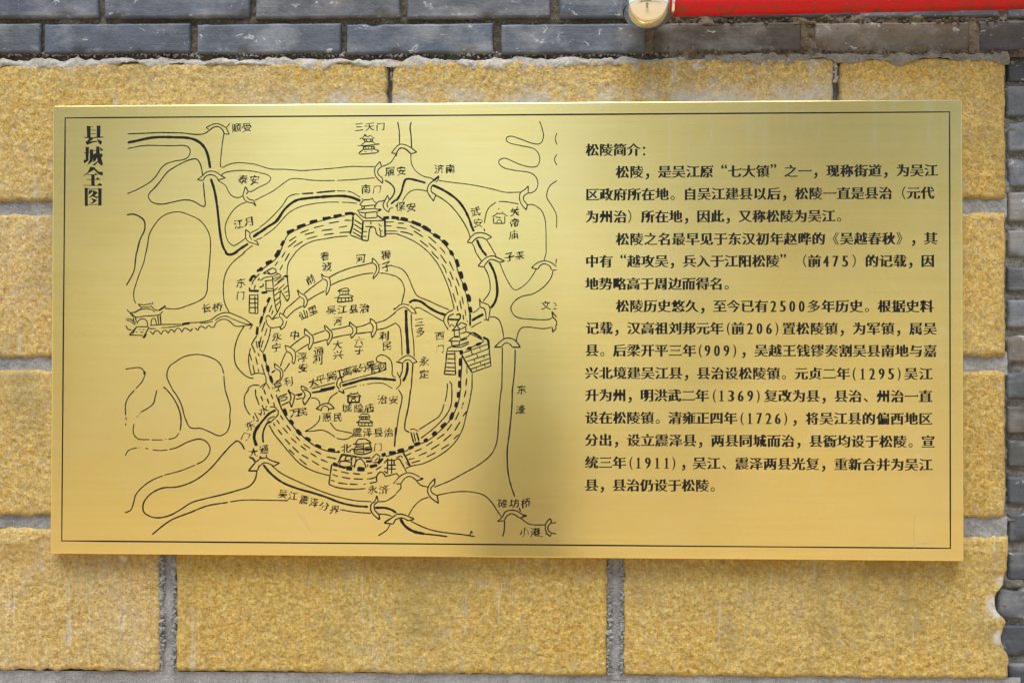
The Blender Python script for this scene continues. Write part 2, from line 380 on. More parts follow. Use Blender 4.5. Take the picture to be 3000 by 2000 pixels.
for i, (a, b, c, d, dep) in enumerate(vj):
    mortar_strip(a - 12, c, b + 12, d, YS + dep, .0016, M_MORTAR, seed=20 + i)
# crumbs of mortar smeared along both sides of the open vertical joints
def crumbs(n, fx, fy, y, r0, r1, mat, name, seed=0):
    rs = np.random.RandomState(seed); bm = bmesh.new()
    for k in range(n):
        px, py = fx(rs), fy(rs); p = W(px, py, y); r = r0 + (r1 - r0) * rs.rand() ** 2
        M = Matrix.Translation(p) @ Matrix.Rotation(rs.rand() * 6, 4, (rs.rand(), rs.rand(), rs.rand() + .1)) @ Matrix.Diagonal((r * (1 + rs.rand()), r * .7, r * (.8 + .5 * rs.rand()), 1))
        g = bmesh.ops.create_icosphere(bm, subdivisions=1, radius=1, matrix=M)
        for v in g['verts']: v.co += Vector(rs.rand(3) - .5) * r * .7
    me = bpy.data.meshes.new(name); bm.to_mesh(me); bm.free()
    o = link(name, me, mat, wall); o['kind'] = 'stuff'; return o
def side(a, b, j=7): return lambda rs: (a if rs.rand() < .5 else b) + rs.randn() * j * .5
crumbs(330, side(474, 510), lambda rs: 1625 + rs.rand() * 340, YS + .002, .0009, .0038, M_MORTAR, 'mortar_crumbs', 1)
crumbs(300, side(1785, 1821), lambda rs: 1630 + rs.rand() * 350, YS + .002, .0009, .0034, M_MORTAR, 'mortar_crumbs', 2)
crumbs(70, side(1133, 1147, 3), lambda rs: 190 + rs.rand() * 50, YS + .007, .0008, .0024, M_MORTAR, 'mortar_crumbs', 3)
crumbs(110, side(2448, 2470, 5), lambda rs: 170 + rs.rand() * 70, YS + .004, .0008, .0030, M_LIME, 'mortar_crumbs', 4)

# ---- brick courses
random.seed(3)
GREY = [(.108, .132, .178), (.095, .118, .168), (.120, .146, .190), (.108, .132, .172), (.09, .114, .158), (.128, .145, .170)]
BROWN = [(.098, .086, .070), (.205, .172, .130), (.085, .084, .082)]
def brick(xa, xb, ya, yb, y, col, sd, label=None):
    x0, zt = P(xa, ya, y); x1, zb = P(xb, yb, y)
    def rel(X, Z): return -(fbm(X * 9, Z * 14, 3, sd) * .0011 + fbm(X * 90, Z * 90, 3, sd + 2) * .00035)
    chips = [(random.uniform(x0, x1), random.choice((zb, zt)), random.uniform(.003, .009)) for _ in range(random.randint(1, 3))]
    def warp(X, Z, X2, Y, Z2):
        for cx, cz, r in chips:
            Y = Y + np.exp(-(((X - cx) / (r * 1.8)) ** 2 + ((Z - cz) / r) ** 2)) * .006
        return X2, Y, Z2
    tilt = random.uniform(-.0012, .0012)
    me = slab(x0, x1, zb, zt, y + tilt, .0024, .0026, .004, .0009, rel, skirt=.03, seed=sd, wf=90, warp=warp)
    o = link('brick', me, M_BRICK, wall); o.color = col + (1,)
    if label: o['label'] = label
    return o
def vary(c, a=.12):
    k = 1 + random.uniform(-a, a); return tuple(v * k * (1 + random.uniform(-.03, .03)) for v in c)
courses = [  # joints (pairs), top y, bottom y
    ([(-610, -592), (-160, -142), (285, 305), (730, 747), (1172, 1192), (1613, 1639), (2055, 2075), (2497, 2520), (2930, 2955), (3380, 3400)], -34, 50, 0),
    ([(-790, -772), (-325, -305), (117, 129), (556, 576), (998, 1014), (1444, 1468), (1890, 1916), (2350, 2388), (2843, 2870), (3300, 3322)], 71, 155, 1),
    ([(-620, -600), (-170, -150), (275, 295), (720, 740), (1165, 1185), (1610, 1632), (2050, 2072), (2490, 2512), (2935, 2957), (3380, 3400)], -138, -54, 2),
    ([(-790, -772), (-325, -305), (110, 130), (550, 570), (995, 1012), (1440, 1460), (1885, 1905), (2330, 2352), (2775, 2797), (3222, 3242)], -242, -158, 3)]
for js, ya, yb, ci in courses:
    xs = [j for p in js for j in p][1:-1]
    for k in range(0, len(xs), 2):
        xm = (xs[k] + xs[k + 1]) / 2; c = vary(random.choice(GREY)); drop = 0
        if ci == 1:
            drop = (-5 if xm > 1950 else 0) + (-5 if xm > 2700 else 0)
            if 1950 < xm < 2340: c = BROWN[0]
            elif 2340 < xm < 2850: c = BROWN[1]
            elif xm > 2850: c = BROWN[2]
        brick(xs[k], xs[k + 1], ya + drop, yb + drop, YB - .012, c, 300 + ci * 40 + k)
side_b = [(160, 234), (250, 339), (357, 440), (466, 547), (563, 647), (674, 753), (782, 853), (878, 960), (982, 1063), (1090, 1170), (1190, 1273), (1288, 1369), (1396, 1478),
          (1505, 1590), (1618, 1704), (1726, 1815), (1831, 1927), (1945, 2035), (2055, 2140), (2160, 2245), (2265, 2350)]
SC = [(.085, .095, .115), (.16, .175, .20), (.185, .205, .235), (.15, .165, .19), (.30, .27, .225), (.22, .225, .23), (.115, .125, .14), (.19, .21, .235), (.20, .175, .145),
      (.10, .11, .125), (.13, .105, .08), (.12, .13, .115), (.095, .11, .13), (.085, .095, .11), (.06, .07, .09), (.055, .065, .08), (.065, .075, .092), (.08, .09, .11), (.1, .11, .13), (.09, .1, .12), (.1, .11, .12)]
for i, (ya, yb) in enumerate(side_b):
    st = (2952 if i not in (15, 16) else 2925) + random.uniform(-2, 6)
    brick(st, 3170 if i % 2 else 3400, ya, yb, YB + .004, SC[i], 500 + 3 * i)
    brick(3190 if i % 2 else 3420, 3640 if i % 2 else 3860, ya, yb, YB + .004, vary(random.choice(GREY)), 600 + 3 * i)
# old mortar behind the bricks
mortar_strip(-850, -260, 3400, 168, YB - .002, .0045, M_OLD, seed=31, step=.0026)
M_TANM = mat_mortar('tan_brown_mortar', (.07, .056, .038), (.155, .128, .092), (.25, .22, .175), .004)
for (ya_, yb_) in ((50, 66), (146, 168)):
    mortar_strip(1960, ya_, 3030, yb_, YB - .0085, .0055, M_TANM, seed=int(ya_) + 34, step=.0018, lump=.01)
for (xa_, xb_) in ((1886, 1918), (2346, 2392), (2838, 2874)):
    mortar_strip(xa_, 60, xb_, 158, YB - .0085, .0045, M_TANM, seed=int(xa_), step=.0018)
mortar_strip(2925, 120, 3900, 2400, YB + .012, .004, mat_mortar('side_mortar', (.09, .08, .06), (.18, .17, .145), (.32, .31, .28), .004), seed=33, step=.003, lump=.02)
# pale mortar squeezed out over the top edge of the stones, ragged below
def ragged(top, low, amp_px, sd, fade=None):
    def e(X, Y, Z, s):
        h, w = X.shape; r = np.linspace(0, 1, h)[:, None] * np.ones((1, w))
        n = fbm(X[0] * 22, X[0] * 0 + 3.1, 6, sd) * 1.25; n2 = fbm(X[0] * 45, X[0] * 0 + 8.1, 6, sd + 2) * 1.6
        ztop = Z[0] - 0 + n2 * .005; zbot = Z[-1] + n * amp_px * .00057
        Z2 = ztop * (1 - r) + zbot * r
        bulge = np.sin(np.clip(r, 0, 1) * math.pi) ** .6 * (.55 + .75 * np.clip(fbm(X * 12, X * 0 + 1.7, 4, sd + 11) + .5, 0, 1))
        Y2 = YS + .004 * (1 - r) - .0002 - bulge * (.0022 + .005 * fbm(X * 70, Z * 90, 3, sd + 5)) + (Y - (YS)) * (.35 + .65 * bulge)
        return X, Y2, Z2
    return e
mortar_strip(LEFT, 184, 2065, 181, YS, .0032, M_LIME, seed=41, hp=12.5, edge=ragged(0, 0, 26, 61), step=.0018, name='mortar_ledge')
mortar_strip(2065, 172, 2955, 167, YS, .0034, mat_mortar('brown_grey_mortar', (.12, .105, .075), (.21, .19, .15), (.32, .30, .26), .003), seed=43, hp=14, edge=ragged(0, 0, 22, 63), step=.0018, name='mortar_ledge')
crumbs(900, lambda rs: rs.rand() * 2060, lambda rs: 160 + rs.randn() * 5, YB - .006, .0006, .0026, M_MORTAR, 'mortar_crumbs', 5)
crumbs(700, lambda rs: (rs.rand() ** .8) * 1960, lambda rs: 66 + rs.randn() * 4, YB - .006, .0005, .0018, M_OLD, 'mortar_crumbs', 6)
crumbs(420, lambda rs: 1950 + rs.rand() * 1050, lambda rs: (62 if rs.rand() < .5 else 152) + rs.randn() * 5, YB - .010, .0008, .0040, M_OLD, 'mortar_crumbs', 7)
gaps = [(a[1] + b[0]) / 2 for a, b in zip(side_b[:-1], side_b[1:])]
crumbs(190, lambda rs: 2950 + rs.rand() ** 1.5 * 70, lambda rs: gaps[rs.randint(len(gaps) - 1)] + rs.randn() * 5, YB + .012, .0008, .0026, M_MORTAR, 'mortar_crumbs', 8)
# solid core behind everything, down to the pavement
def box(name, a, b, mat, parent=None, bev=0):
    bm = bmesh.new(); c = [(p + q) / 2 for p, q in zip(a, b)]; s = [abs(q - p) for p, q in zip(a, b)]
    bmesh.ops.create_cube(bm, size=1, matrix=Matrix.Translation(c) @ Matrix.Diagonal(s + [1]))
    if bev: bmesh.ops.bevel(bm, geom=list(bm.edges), offset=bev, segments=3, affect='EDGES', profile=.6)
    me = bpy.data.meshes.new(name); bm.to_mesh(me); bm.free(); return link(name, me, mat, parent)
box('wall_core', (-4, YB + .03, -.05), (4, .30, 3.2), M_MORTAR, wall)
zlow = P(0, 2420, YS)[1]
box('wall_base', (P(LEFT, 2420, YS)[0], YS + .004, -.05), (P(3900, 2420, YS)[0], YB + .028, zlow - .012), M_MORTAR, wall)

# ---------------------------------------------------------------- the plaque
PC = [(155.6, 310), (2821.4, 290.8), (2824, 1643.5), (145.4, 1622.4)]
plaque = empty('plaque', (0, .012, ZC - .374))
tag(plaque, 'golden brushed metal plaque with black Chinese text and engraved town map, on the stone wall', 'plaque')
HW, HH = .75, .3737
INK_N = [0]
def ink_y():
    INK_N[0] += 1; return -.00012 - (INK_N[0] % 400) * 2.5e-7
def wave(x, z):
    # the thin sheet is not perfectly flat: shallow buckles, a bit stronger along the bottom edge
    x = np.asarray(x, float); z = np.asarray(z, float) - ZC
    return (.00085 * fbm(x * 2.3 + 4.2, z * 1.4 + 1.7, 2, 3) + .00022 * fbm(x * 6.5 + 9, z * 3 + 2, 2, 8)) * np.clip((.75 - np.abs(x)) / .03, 0, 1) * np.clip((.3737 - np.abs(z)) / .03, 0, 1)
def sheet():
    k = np.array([0, .0003, .0008, .0014, .0022, .004])
    xs = np.concatenate([-HW + k, np.linspace(-HW + .008, HW - .008, 300), HW - k[::-1]]); zs = np.concatenate([HH - k, np.linspace(HH - .008, -HH + .008, 150), -HH + k[::-1]])
    xs = np.concatenate([[-HW], xs, [HW]]); zs = np.concatenate([[HH], zs, [-HH]])
    X, Z = np.meshgrid(xs, zs); r = .0022
    qx = np.maximum(np.abs(X) - (HW - r), 0); qz = np.maximum(np.abs(Z) - (HH - r), 0); q = np.clip(np.sqrt(qx ** 2 + qz ** 2) / r, 0, 1)
    Y = r * (1 - np.sqrt(np.maximum(0, 1 - q ** 2))) + wave(X, Z + ZC)
    sk = np.zeros_like(X, bool); sk[0, :] = sk[-1, :] = True; sk[:, 0] = sk[:, -1] = True
    Y = np.where(sk, .0245, Y)
    return grid_mesh('metal_sheet', X, Y, Z + ZC)
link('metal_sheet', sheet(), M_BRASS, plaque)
class Ink:
    def __init__(s): s.V = []; s.F = []
    def w(s, px, py, y):
        v = W(px, py, 0.0); s.V.append((v.x, y, v.z)); return len(s.V) - 1
    def ribbon(s, pts, wid, closed=False, taper=.25):
        pts = np.array(pts, float)
        if closed: pts = np.vstack([pts, pts[:1]])
        d = np.gradient(pts, axis=0)
        if closed: d[0] = d[-1] = pts[1] - pts[-2]
        L = np.hypot(d[:, 0], d[:, 1]) + 1e-9; nx, ny = -d[:, 1] / L, d[:, 0] / L
        t = np.arange(len(pts)); ph = RNG.rand() * 50
        wv = wid * (1 + .16 * vnoise(t * .35 + ph, t * 0 + ph) * 2 + .10 * vnoise(t * 1.1 + ph, t * 0 + 3) * 2)
        if not closed:
            wv[0] *= .7; wv[-1] *= .7
        y = ink_y(); ids = []
        for k in range(len(pts)):
            a = s.w(pts[k, 0] + nx[k] * wv[k] / 2, pts[k, 1] + ny[k] * wv[k] / 2, y); b = s.w(pts[k, 0] - nx[k] * wv[k] / 2, pts[k, 1] - ny[k] * wv[k] / 2, y)
            ids.append((a, b))
        for p, q in zip(ids[:-1], ids[1:]): s.F.append((p[0], q[0], q[1], p[1]))
    def poly(s, pts):
        y = ink_y(); base = [s.w(a, b, y) for a, b in pts]
        for t in tessellate_polygon([[Vector((a, b, 0)) for a, b in pts]]): s.F.append(tuple(base[i] for i in t))
    def build(s, name, parent, mat=None):
        A = np.array(s.V); A[:, 1] += wave(A[:, 0], A[:, 2]); me = bpy.data.meshes.new(name); me.from_pydata(A.tolist(), [], s.F)
        bm = bmesh.new(); bm.from_mesh(me); bmesh.ops.recalc_face_normals(bm, faces=bm.faces)
        for f in bm.faces:
            if f.normal.y > 0: f.normal_flip()
        bm.to_mesh(me); bm.free()
        return link(name, me, mat or M_INK, parent)
def smooth_pts(p, closed=False, step=3.0):
    p = np.array(p, float)
    if len(p) < 3: return dens(p, step)
    if closed: q = np.vstack([p[-1:], p, p[:2]])
    else: q = np.vstack([2 * p[0] - p[1], p, 2 * p[-1] - p[-2]])
    out = []
    for i in range(1, len(q) - 2):
        a, b, c, d = q[i - 1], q[i], q[i + 1], q[i + 2]
        n = max(2, int(np.hypot(*(c - b)) / step))
        # centripetal Catmull-Rom
        t0 = 0; t1 = t0 + max(1e-4, np.hypot(*(b - a))) ** .5; t2 = t1 + max(1e-4, np.hypot(*(c - b))) ** .5; t3 = t2 + max(1e-4, np.hypot(*(d - c))) ** .5
        for k in range(n):
            t = t1 + (t2 - t1) * k / n
            A1 = (t1 - t) / (t1 - t0) * a + (t - t0) / (t1 - t0) * b; A2 = (t2 - t) / (t2 - t1) * b + (t - t1) / (t2 - t1) * c; A3 = (t3 - t) / (t3 - t2) * c + (t - t2) / (t3 - t2) * d
            B1 = (t2 - t) / (t2 - t0) * A1 + (t - t0) / (t2 - t0) * A2; B2 = (t3 - t) / (t3 - t1) * A2 + (t - t1) / (t3 - t1) * A3
            out.append((t2 - t) / (t2 - t1) * B1 + (t - t1) / (t2 - t1) * B2)
    if not closed: out.append(q[-2])
    return np.array(out)
def dens(p, step=4.0):
    out = []
    for a, b in zip(p[:-1], p[1:]):
        n = max(1, int(np.hypot(*(b - a)) / step))
        for k in range(n): out.append(a + (b - a) * k / n)
    out.append(p[-1]); return np.array(out)
TILE = {'A': (360, 340, 3.92), 'B': (760, 340, 3.92), 'C': (1160, 340, 3.92), 'D': (360, 740, 3.92), 'E': (760, 740, 3.92), 'F': (1160, 740, 3.92),
        'G': (360, 1140, 3.5636), 'H': (760, 1140, 3.5636), 'I': (1160, 1140, 3.5636), 'T': (220, 350, 5.809)}
MAP = """A
10 55 206 280 198 400 192 560 193 700 198 820 212 900 211 950 196 1000 160 1040 132 1075 121 1110 130 1145 160 1165 205
9 955 135 1000 112 1070 88 1130 105 1185 138 1205 175 1222 212
l9 955 135 990 155
l9 1165 205 1222 212
8 1185 138 1210 110 1230 82
8 1160 205 1145 300 1130 430 1120 540 1122 585
8 1122 585 1150 590 1190 568 1260 545 1340 537 1420 543 1500 552 1568 570
22 55 306 150 288 250 265 350 248 470 243 600 246 740 252 830 275 900 320 950 385 980 470 1003 600
9 55 374 200 346 290 338 450 341 600 342 680 338 740 350 770 385 770 430 745 475 700 500 580 522 490 555 440 600 380 690 310 760 200 825 130 860 50 892
10 915 680 905 610 885 545 850 497 780 500 680 540 590 590 510 645 420 760 360 830 310 880 293 930 330 985 400 1010 470 1010 600 982 700 964 780 970 850 1000 900 1032 940 1035 935 900 922 760
9 855 732 915 685 960 645 1015 633 1070 645 1130 685 1178 712
l9 855 732 918 742
9 920 742 940 705 975 680 1015 675 1060 690 1085 715 1095 740
l9 1095 735 1178 712
8 1130 685 1150 662 1220 638 1370 625 1470 632 1568 648
8 1090 738 1130 765 1180 800 1215 870 1250 915 1310 938 1350 930 1385 912
20 1010 720 1050 850 1080 1020 1100 1200 1120 1370 1150 1500 1190 1572
9 1408 812 1395 850 1380 915 1410 975 1440 990 1490 1000 1528 1035
l10 1408 812 1440 865 1415 900
9 1420 925 1450 955 1500 968
l9 1500 968 1528 1035
8 1440 868 1470 868 1568 815
8 1515 968 1568 945
8 1420 990 1350 1015 1270 1080 1200 1190 1175 1270 1180 1350 1210 1440 1270 1487 1330 1460 1410 1400
9 1410 1302 1412 1400 1440 1440 1490 1460 1560 1482
l9 1410 1302 1465 1345
9 1465 1345 1455 1375 1480 1420
9 1500 1425 1535 1440 1560 1482
8 1470 1340 1568 1290
26 1495 1390 1568 1335
8 1530 1425 1568 1405
20 1440 1465 1370 1510 1280 1572
9 1490 1485 1400 1555 1380 1572
12 45 1135 120 1127 200 1160 245 1205 253 1270 245 1320 200 1410 175 1500 160 1572
9 265 1572 285 1470 300 1370 350 1270 450 1155 560 1108 660 1103 770 1140 880 1195 960 1290 1000 1390 1006 1572
B
8 0 572 130 608 300 613 500 627 600 620 850 600 1060 580 1200 582 1330 582
8 0 652 70 668 120 695 130 720 100 765 0 815
8 0 942 150 865 280 770 340 730 400 718 500 725 600 737 750 742 865 740
8 0 1280 90 1210 200 1100 270 1020 330 930 400 900 460 897
22 0 1340 90 1275 190 1210 300 1060 420 970 550 945 700 930 850 920 950 918 1060 935 1160 975
8 0 1415 34 1388
8 50 1378 170 1290 340 1110 460 1045 600 1010 750 992 850 988 915 990
8 945 990 1030 993 1120 1003
8 890 740 1050 733 1200 720 1325 710
9 1330 585 1322 640 1340 700 1415 775
l9 1330 585 1385 522 1402 580
9 1402 580 1360 625 1365 670 1415 715
l9 1415 715 1415 775
8 1402 580 1440 570 1510 530 1550 470 1568 435
l9 1568 360 1515 425 1568 432
16 1568 960 1510 1010
9 240 1560 290 1430 340 1350 450 1295 570 1245 700 1205 850 1168 980 1145
28 980 1125 1060 1118 1090 1138
l30 850 1158 945 1136
l30 725 1185 820 1164
l30 575 1222 665 1200
l30 430 1280 530 1245
l32 315 1345 400 1305
l28 250 1492 282 1430
l30 200 1566 238 1546
l30 1420 1172 1490 1165
l30 1515 1165 1572 1166
9 410 1568 500 1490 620 1435 750 1410 900 1385 1015 1378
l8 1445 1352 1568 1350
l8 1445 1320 1568 1320
l9 1440 1218 1545 1215
l9 1440 1262 1520 1262
d10 975 1197 1060 1198 795 1232 915 1210 625 1283 740 1255 470 1342 565 1305 910 1280 1010 1262 715 1315 840 1300 520 1362 630 1332 920 1338 1040 1332 740 1363 855 1348 540 1412 665 1378 342 1435 422 1383 328 1505 422 1430 392 1503 495 1440 288 1568 298 1552
l9 1175 945 1195 965 1280 958 1295 940 1310 975 1345 1003
l9 1195 965 1150 1020 1190 1035 1325 1022 1345 1003
l9 1125 1088 1165 1075 1200 1070 1325 1062 1365 1075
l20 1365 1077 1400 1075
l9 1125 1088 1145 1105 1210 1112 1350 1098 1400 1080
l9 1210 1040 1200 1070
l9 1320 1025 1330 1065 1365 1075
l9 1145 1105 1150 1130 1215 1175 1350 1165 1350 1098
l9 1215 1110 1215 1175
c8 1188 1050 15
9 1330 1045 1345 1003 1370 980 1415 978 1440 960
l10 1060 1140 1100 1115 1190 1205 1430 1200
l12 1350 1140 1430 1195
l15 1190 1205 1175 1410 1190 1430
l11 1175 1425 1248 1432 1265 1290 1300 1270
10 1300 1270 1330 1290 1345 1350 1390 1385
l10 1385 1388 1445 1380
l16 1440 1180 1445 1380
l16 1075 1150 1070 1250 1040 1355
l10 1040 1365 1170 1415
d10 1090 1190 1175 1245 1085 1240 1175 1300 1075 1290 1175 1350 1070 1330 1170 1390 1280 1210 1280 1245 1215 1270 1300 1268 1190 1327 1235 1327 1190 1382 1230 1382 1390 1320 1415 1320
l10 1370 1235 1385 1262 1410 1262
l10 1375 1280 1390 1330 1395 1385
9 1472 908 1440 975 1420 1020 1435 1065 1485 1105
l9 1472 908 1490 965
9 1490 965 1465 1010 1475 1050
l9 1485 1105 1495 1060 1535 1055
12 1440 738 1490 765 1540 815 1552 860 1530 920 1490 965
l14 485 892 620 885
14 655 880 760 870 870 860
l8 890 858 990 862
8 1012 862 1070 880 1160 935
l18 1200 218 1230 225
l8 1150 262 1190 250 1205 225 1245 240 1275 222 1305 250 1325 255
l8 1180 265 1310 265
l9 1195 268 1210 295 1300 295 1300 265
c7 1218 280 12
c7 1285 278 12
l8 1210 300 1165 340 1125 342
l8 1165 343 1330 330
l14 1330 325 1378 323
l8 1300 295 1335 325
l9 1195 348 1190 385 1320 380 1320 348
c7 1210 370 14
c7 1300 365 14
l8 1195 348 1320 348
l8 1250 350 1250 380
l10 1190 388 1140 425 1155 440 1340 425 1375 402 1320 380
d7 1200 408 1230 408 1280 402 1300 402
C
9 0 355 40 328 80 325 150 350 240 415
l9 240 415 170 435
11 170 435 130 395 80 368 40 375 10 420 0 465
10 20 68 38 180 40 325
10 175 68 162 130 172 220 180 370
8 172 435 175 530 210 610 270 665 330 697 400 712 435 735
18 340 768 240 740 150 722 110 730 85 790 60 880 20 950 0 975
l18 430 745 495 688
10 435 735 375 795 360 860 430 978
l10 430 978 460 905
10 460 905 410 870 405 820 430 785
l9 495 690 480 740 455 762
8 490 740 640 762 830 785 1000 815 1130 845 1250 875 1430 875
20 425 795 560 860 700 960 780 1060 840 1180 870 1270 895 1325
10 455 905 530 950 620 1020 730 1150 820 1300 855 1400
8 75 980 110 920 170 862 250 845 360 862
8 1650 60 1680 150 1695 230 1670 305 1640 322 1570 315 1420 262 1320 232 1270 250 1268 280 1310 312 1430 340 1590 380 1640 440 1650 520 1620 575 1560 587 1450 565 1350 525 1250 485 1190 505 1182 540 1230 590 1350 622 1550 655 1610 705 1630 790 1600 855 1540 885 1515 882
9 1520 802 1480 845 1430 880 1420 950 1440 1010 1495 1080
l10 1520 802 1518 882
9 1518 882 1470 920 1465 960 1510 1018
l10 1510 1018 1495 1080
9 1180 982 1250 983 1410 1010
9 1150 988 1070 1050 1035 1120 1015 1230
10 1010 1290 1020 1325
8 1510 1018 1580 1020 1670 1085 1710 1180 1722 1300 1725 1572
8 1848 195 1830 260 1848 330
8 1848 440 1820 500 1848 565
8 1848 742 1770 800 1735 880 1735 940 1790 1030 1840 1130 1845 1285
l8 1105 1158 1165 1120 1230 1118 1285 1152
l8 1155 1105 1170 1120
l8 1228 1095 1218 1120
l9 1120 1165 1120 1232 1250 1232 1250 1150
l8 1140 1160 1210 1168
8 1160 1228 1165 1200 1190 1192 1210 1205 1212 1228
l14 1175 1066 1187 1067
10 818 1450 860 1390 910 1348 980 1340 1040 1355 1100 1390
l10 1100 1390 1040 1420
10 1040 1420 990 1395 930 1400 870 1455
l10 870 1455 818 1450
20 930 1420 960 1490 1010 1572
9 870 1455 895 1500 920 1572
9 1040 1420 1090 1500 1130 1572
l30 0 1165 35 1180
l30 52 1176 138 1196
l32 178 1212 288 1255
l34 302 1264 402 1325
l32 428 1357 508 1402
32 530 1432 570 1455 592 1490
l30 612 1545 650 1572
9 0 1185 140 1210 290 1270 400 1340 510 1420 590 1510 640 1572
9 0 1350 130 1400 260 1470 380 1568
d10 20 1230 95 1232 5 1277 122 1293 0 1322 15 1322 160 1257 282 1322 203 1317 310 1388 275 1428 372 1503 370 1380 460 1460 375 1457 468 1545 503 1505 560 1568 408 1552 425 1568
10 50 1327 140 1345 195 1367
D
20 1175 -8 1200 18 1240 22 1320 -10
9 1400 0 1290 85 1215 170 1170 270 1155 370 1155 480 1170 580 1220 682
10 155 -5 145 80 130 200 90 290 40 375
9 1003 0 990 180 970 360 968 430 935 510 860 560 750 605 620 645 480 640
8 262 0 240 110 190 240 150 360 125 450 130 540 150 585
l9 45 652 80 690 115 735
l11 80 690 135 685 215 640
l10 175 590 215 635
l8 175 590 240 600 330 585
l26 336 580 346 579
9 320 610 370 655 410 665
l16 410 665 480 620 485 605
9 100 700 145 740 250 728 420 710 455 675
l8 215 625 300 625 320 610
l8 120 740 125 790
l9 145 745 155 800
l9 400 715 410 825
l11 428 712 437 825
8 130 692 215 650 310 648 370 680
8 160 820 190 770 245 760 275 790 285 850
8 325 830 325 790 340 755 365 755 378 780 385 825
8 35 757 90 765 150 815
8 35 775 90 790 140 830
9 35 835 60 880 100 888
l12 75 945 165 845
l9 165 850 290 850
l12 235 975 300 855
l10 75 945 230 950
l9 110 935 150 860
d8 185 880 205 882 225 885 250 885 145 908 170 912 200 912 235 915
l12 225 965 245 980 270 930
9 310 835 450 825 670 822
l22 680 820 770 808
9 770 803 860 800 1000 775 1090 715 1160 690 1220 690 1300 720 1400 765 1485 825
l9 310 855 310 875 380 870
8 440 862 550 855 700 830
8 880 812 960 805 1035 788
8 1060 775 1120 740 1190 730 1270 765 1370 805 1440 825
l18 1430 830 1490 825
l9 1490 830 1455 880
9 310 900 325 915 345 940
9 345 940 370 900 400 895 440 938
9 440 938 465 895 495 895 520 925
9 520 925 550 885 575 890 590 918
9 590 918 620 870 655 875 678 913
9 678 913 705 868 740 875 775 903
l10 775 903 800 868
l10 825 862 862 893
9 862 893 885 848 915 848 948 873
9 948 873 990 835 1010 855 1045 858
9 1045 858 1075 800 1130 768 1190 768 1240 800 1290 842 1390 840 1430 832
10 1390 845 1340 930 1300 1030 1280 1150 1295 1280 1360 1370 1440 1430 1500 1442
9 570 1568 530 1490 505 1420 515 1350 540 1300 600 1255 700 1195 840 1168 960 1185 1080 1240 1130 1300 1160 1390
9 1160 1410 1165 1490 1175 1568
9 30 1335 200 1322 245 1360
l20 248 1360 250 1400
9 255 1400 220 1480 150 1560
12 465 1540 500 1568
26 1458 330 1490 275 1525 268
l20 1540 220 1568 190
l16 1453 400 1458 450
l22 1458 438 1562 440
l10 1455 480 1450 690 1550 700 1550 470
l10 1515 500 1520 690
d10 1455 530 1545 530 1455 580 1545 580 1455 630 1545 630 1455 485 1540 490 1520 370 1510 420 1550 320 1568 290
10 1480 370 1500 320 1568 240
l24 1547 850 1538 945
10 1540 950 1500 1010 1475 1060
10 1480 1060 1500 1100 1520 1150
10 1465 1095 1445 1200 1450 1300 1475 1405
10 1475 1405 1510 1388 1568 1380
d10 1530 1010 1545 1095 1455 1160 1480 1240 1525 1195 1545 1285 1493 1290 1513 1385 1550 1150 1568 1190 1550 1330 1565 1370
l16 1562 1015 1570 1090
10 1430 1568 1480 1525 1568 1520
E
l34 178 50 228 -5
l32 72 128 148 95
l30 0 205 38 175
9 240 0 180 80 100 140 0 215
9 415 0 370 60 330 130 315 250
d10 290 0 255 58 345 5 292 97 213 102 178 150 267 140 235 200
l22 285 275 320 265 320 290
l11 320 290 345 510 320 560 255 455
l9 255 455 250 430 165 500
l9 150 270 165 500 180 600 205 690
l10 240 440 235 530 245 600 205 690
l9 170 385 285 295
l9 205 345 285 270
l9 215 430 290 360
d9 270 430 330 370 285 460 335 440 300 500 340 490 170 560 240 510 185 610 240 560 165 440 215 395
l11 40 240 85 210 150 175 190 195 190 230 130 250 80 235 50 245
l12 85 210 130 250
l9 190 230 250 260 240 285 170 330
l9 10 320 60 285 150 270 160 315 60 325
l10 75 330 75 440 160 440 165 415
l9 75 410 165 415
l22 22 460 90 456
l14 0 400 40 385 45 355
d9 160 270 230 240 165 300 240 270 0 315 15 320
l24 122 512 90 570
l24 68 618 50 690
l26 32 730 8 815
9 120 540 80 620 50 700 0 850
d10 143 600 112 683 157 660 140 712 65 790 25 910 87 870 60 957 22 960 5 1040 43 1005 18 1095
10 130 870 110 970 70 1080 45 1140
l10 0 1100 40 1150
l28 52 1162 70 1250
l28 88 1292 105 1370
l28 122 1412 148 1492
9 40 1150 80 1280 110 1400 150 1500
9 25 1280 55 1380 75 1440 75 1500
9 0 1385 60 1390
9 80 1490 0 1550
d9 80 1495 120 1568 75 1495 30 1568 145 1540 155 1568
10 70 750 100 720 130 745 145 770
10 145 770 180 750 225 745
9 75 760 90 820 130 860 200 855 250 845
9 235 690 270 710 310 750
9 235 690 230 730 265 770 270 810 235 860
l16 238 858 248 882
9 245 885 290 850 315 780
l9 205 690 150 760
10 275 705 300 650 370 590 460 510
10 310 755 360 700 430 645 500 610
9 435 425 480 470 520 490 550 550 540 600 510 635
l10 435 425 455 500
9 455 500 510 540 510 590 510 635
10 510 475 600 400 720 310
10 555 550 650 490 750 440
9 712 240 740 270 800 290 815 350 800 430 768 490
l10 712 240 722 300
9 722 300 770 320 780 370 765 430 768 490
10 800 285 900 230 1050 175 1200 140 1300 115
10 820 375 900 335 1050 285 1200 245 1310 235
9 1298 60 1340 100 1370 150 1370 220 1305 305
l11 1298 60 1295 115
9 1295 115 1340 150 1340 210 1310 265
l13 1310 265 1305 300
l9 1370 135 1390 137
9 1380 235 1450 240 1568 270
8 1500 148 1568 162
l10 900 440 950 415 1010 405 1035 440
l10 895 443 1035 440
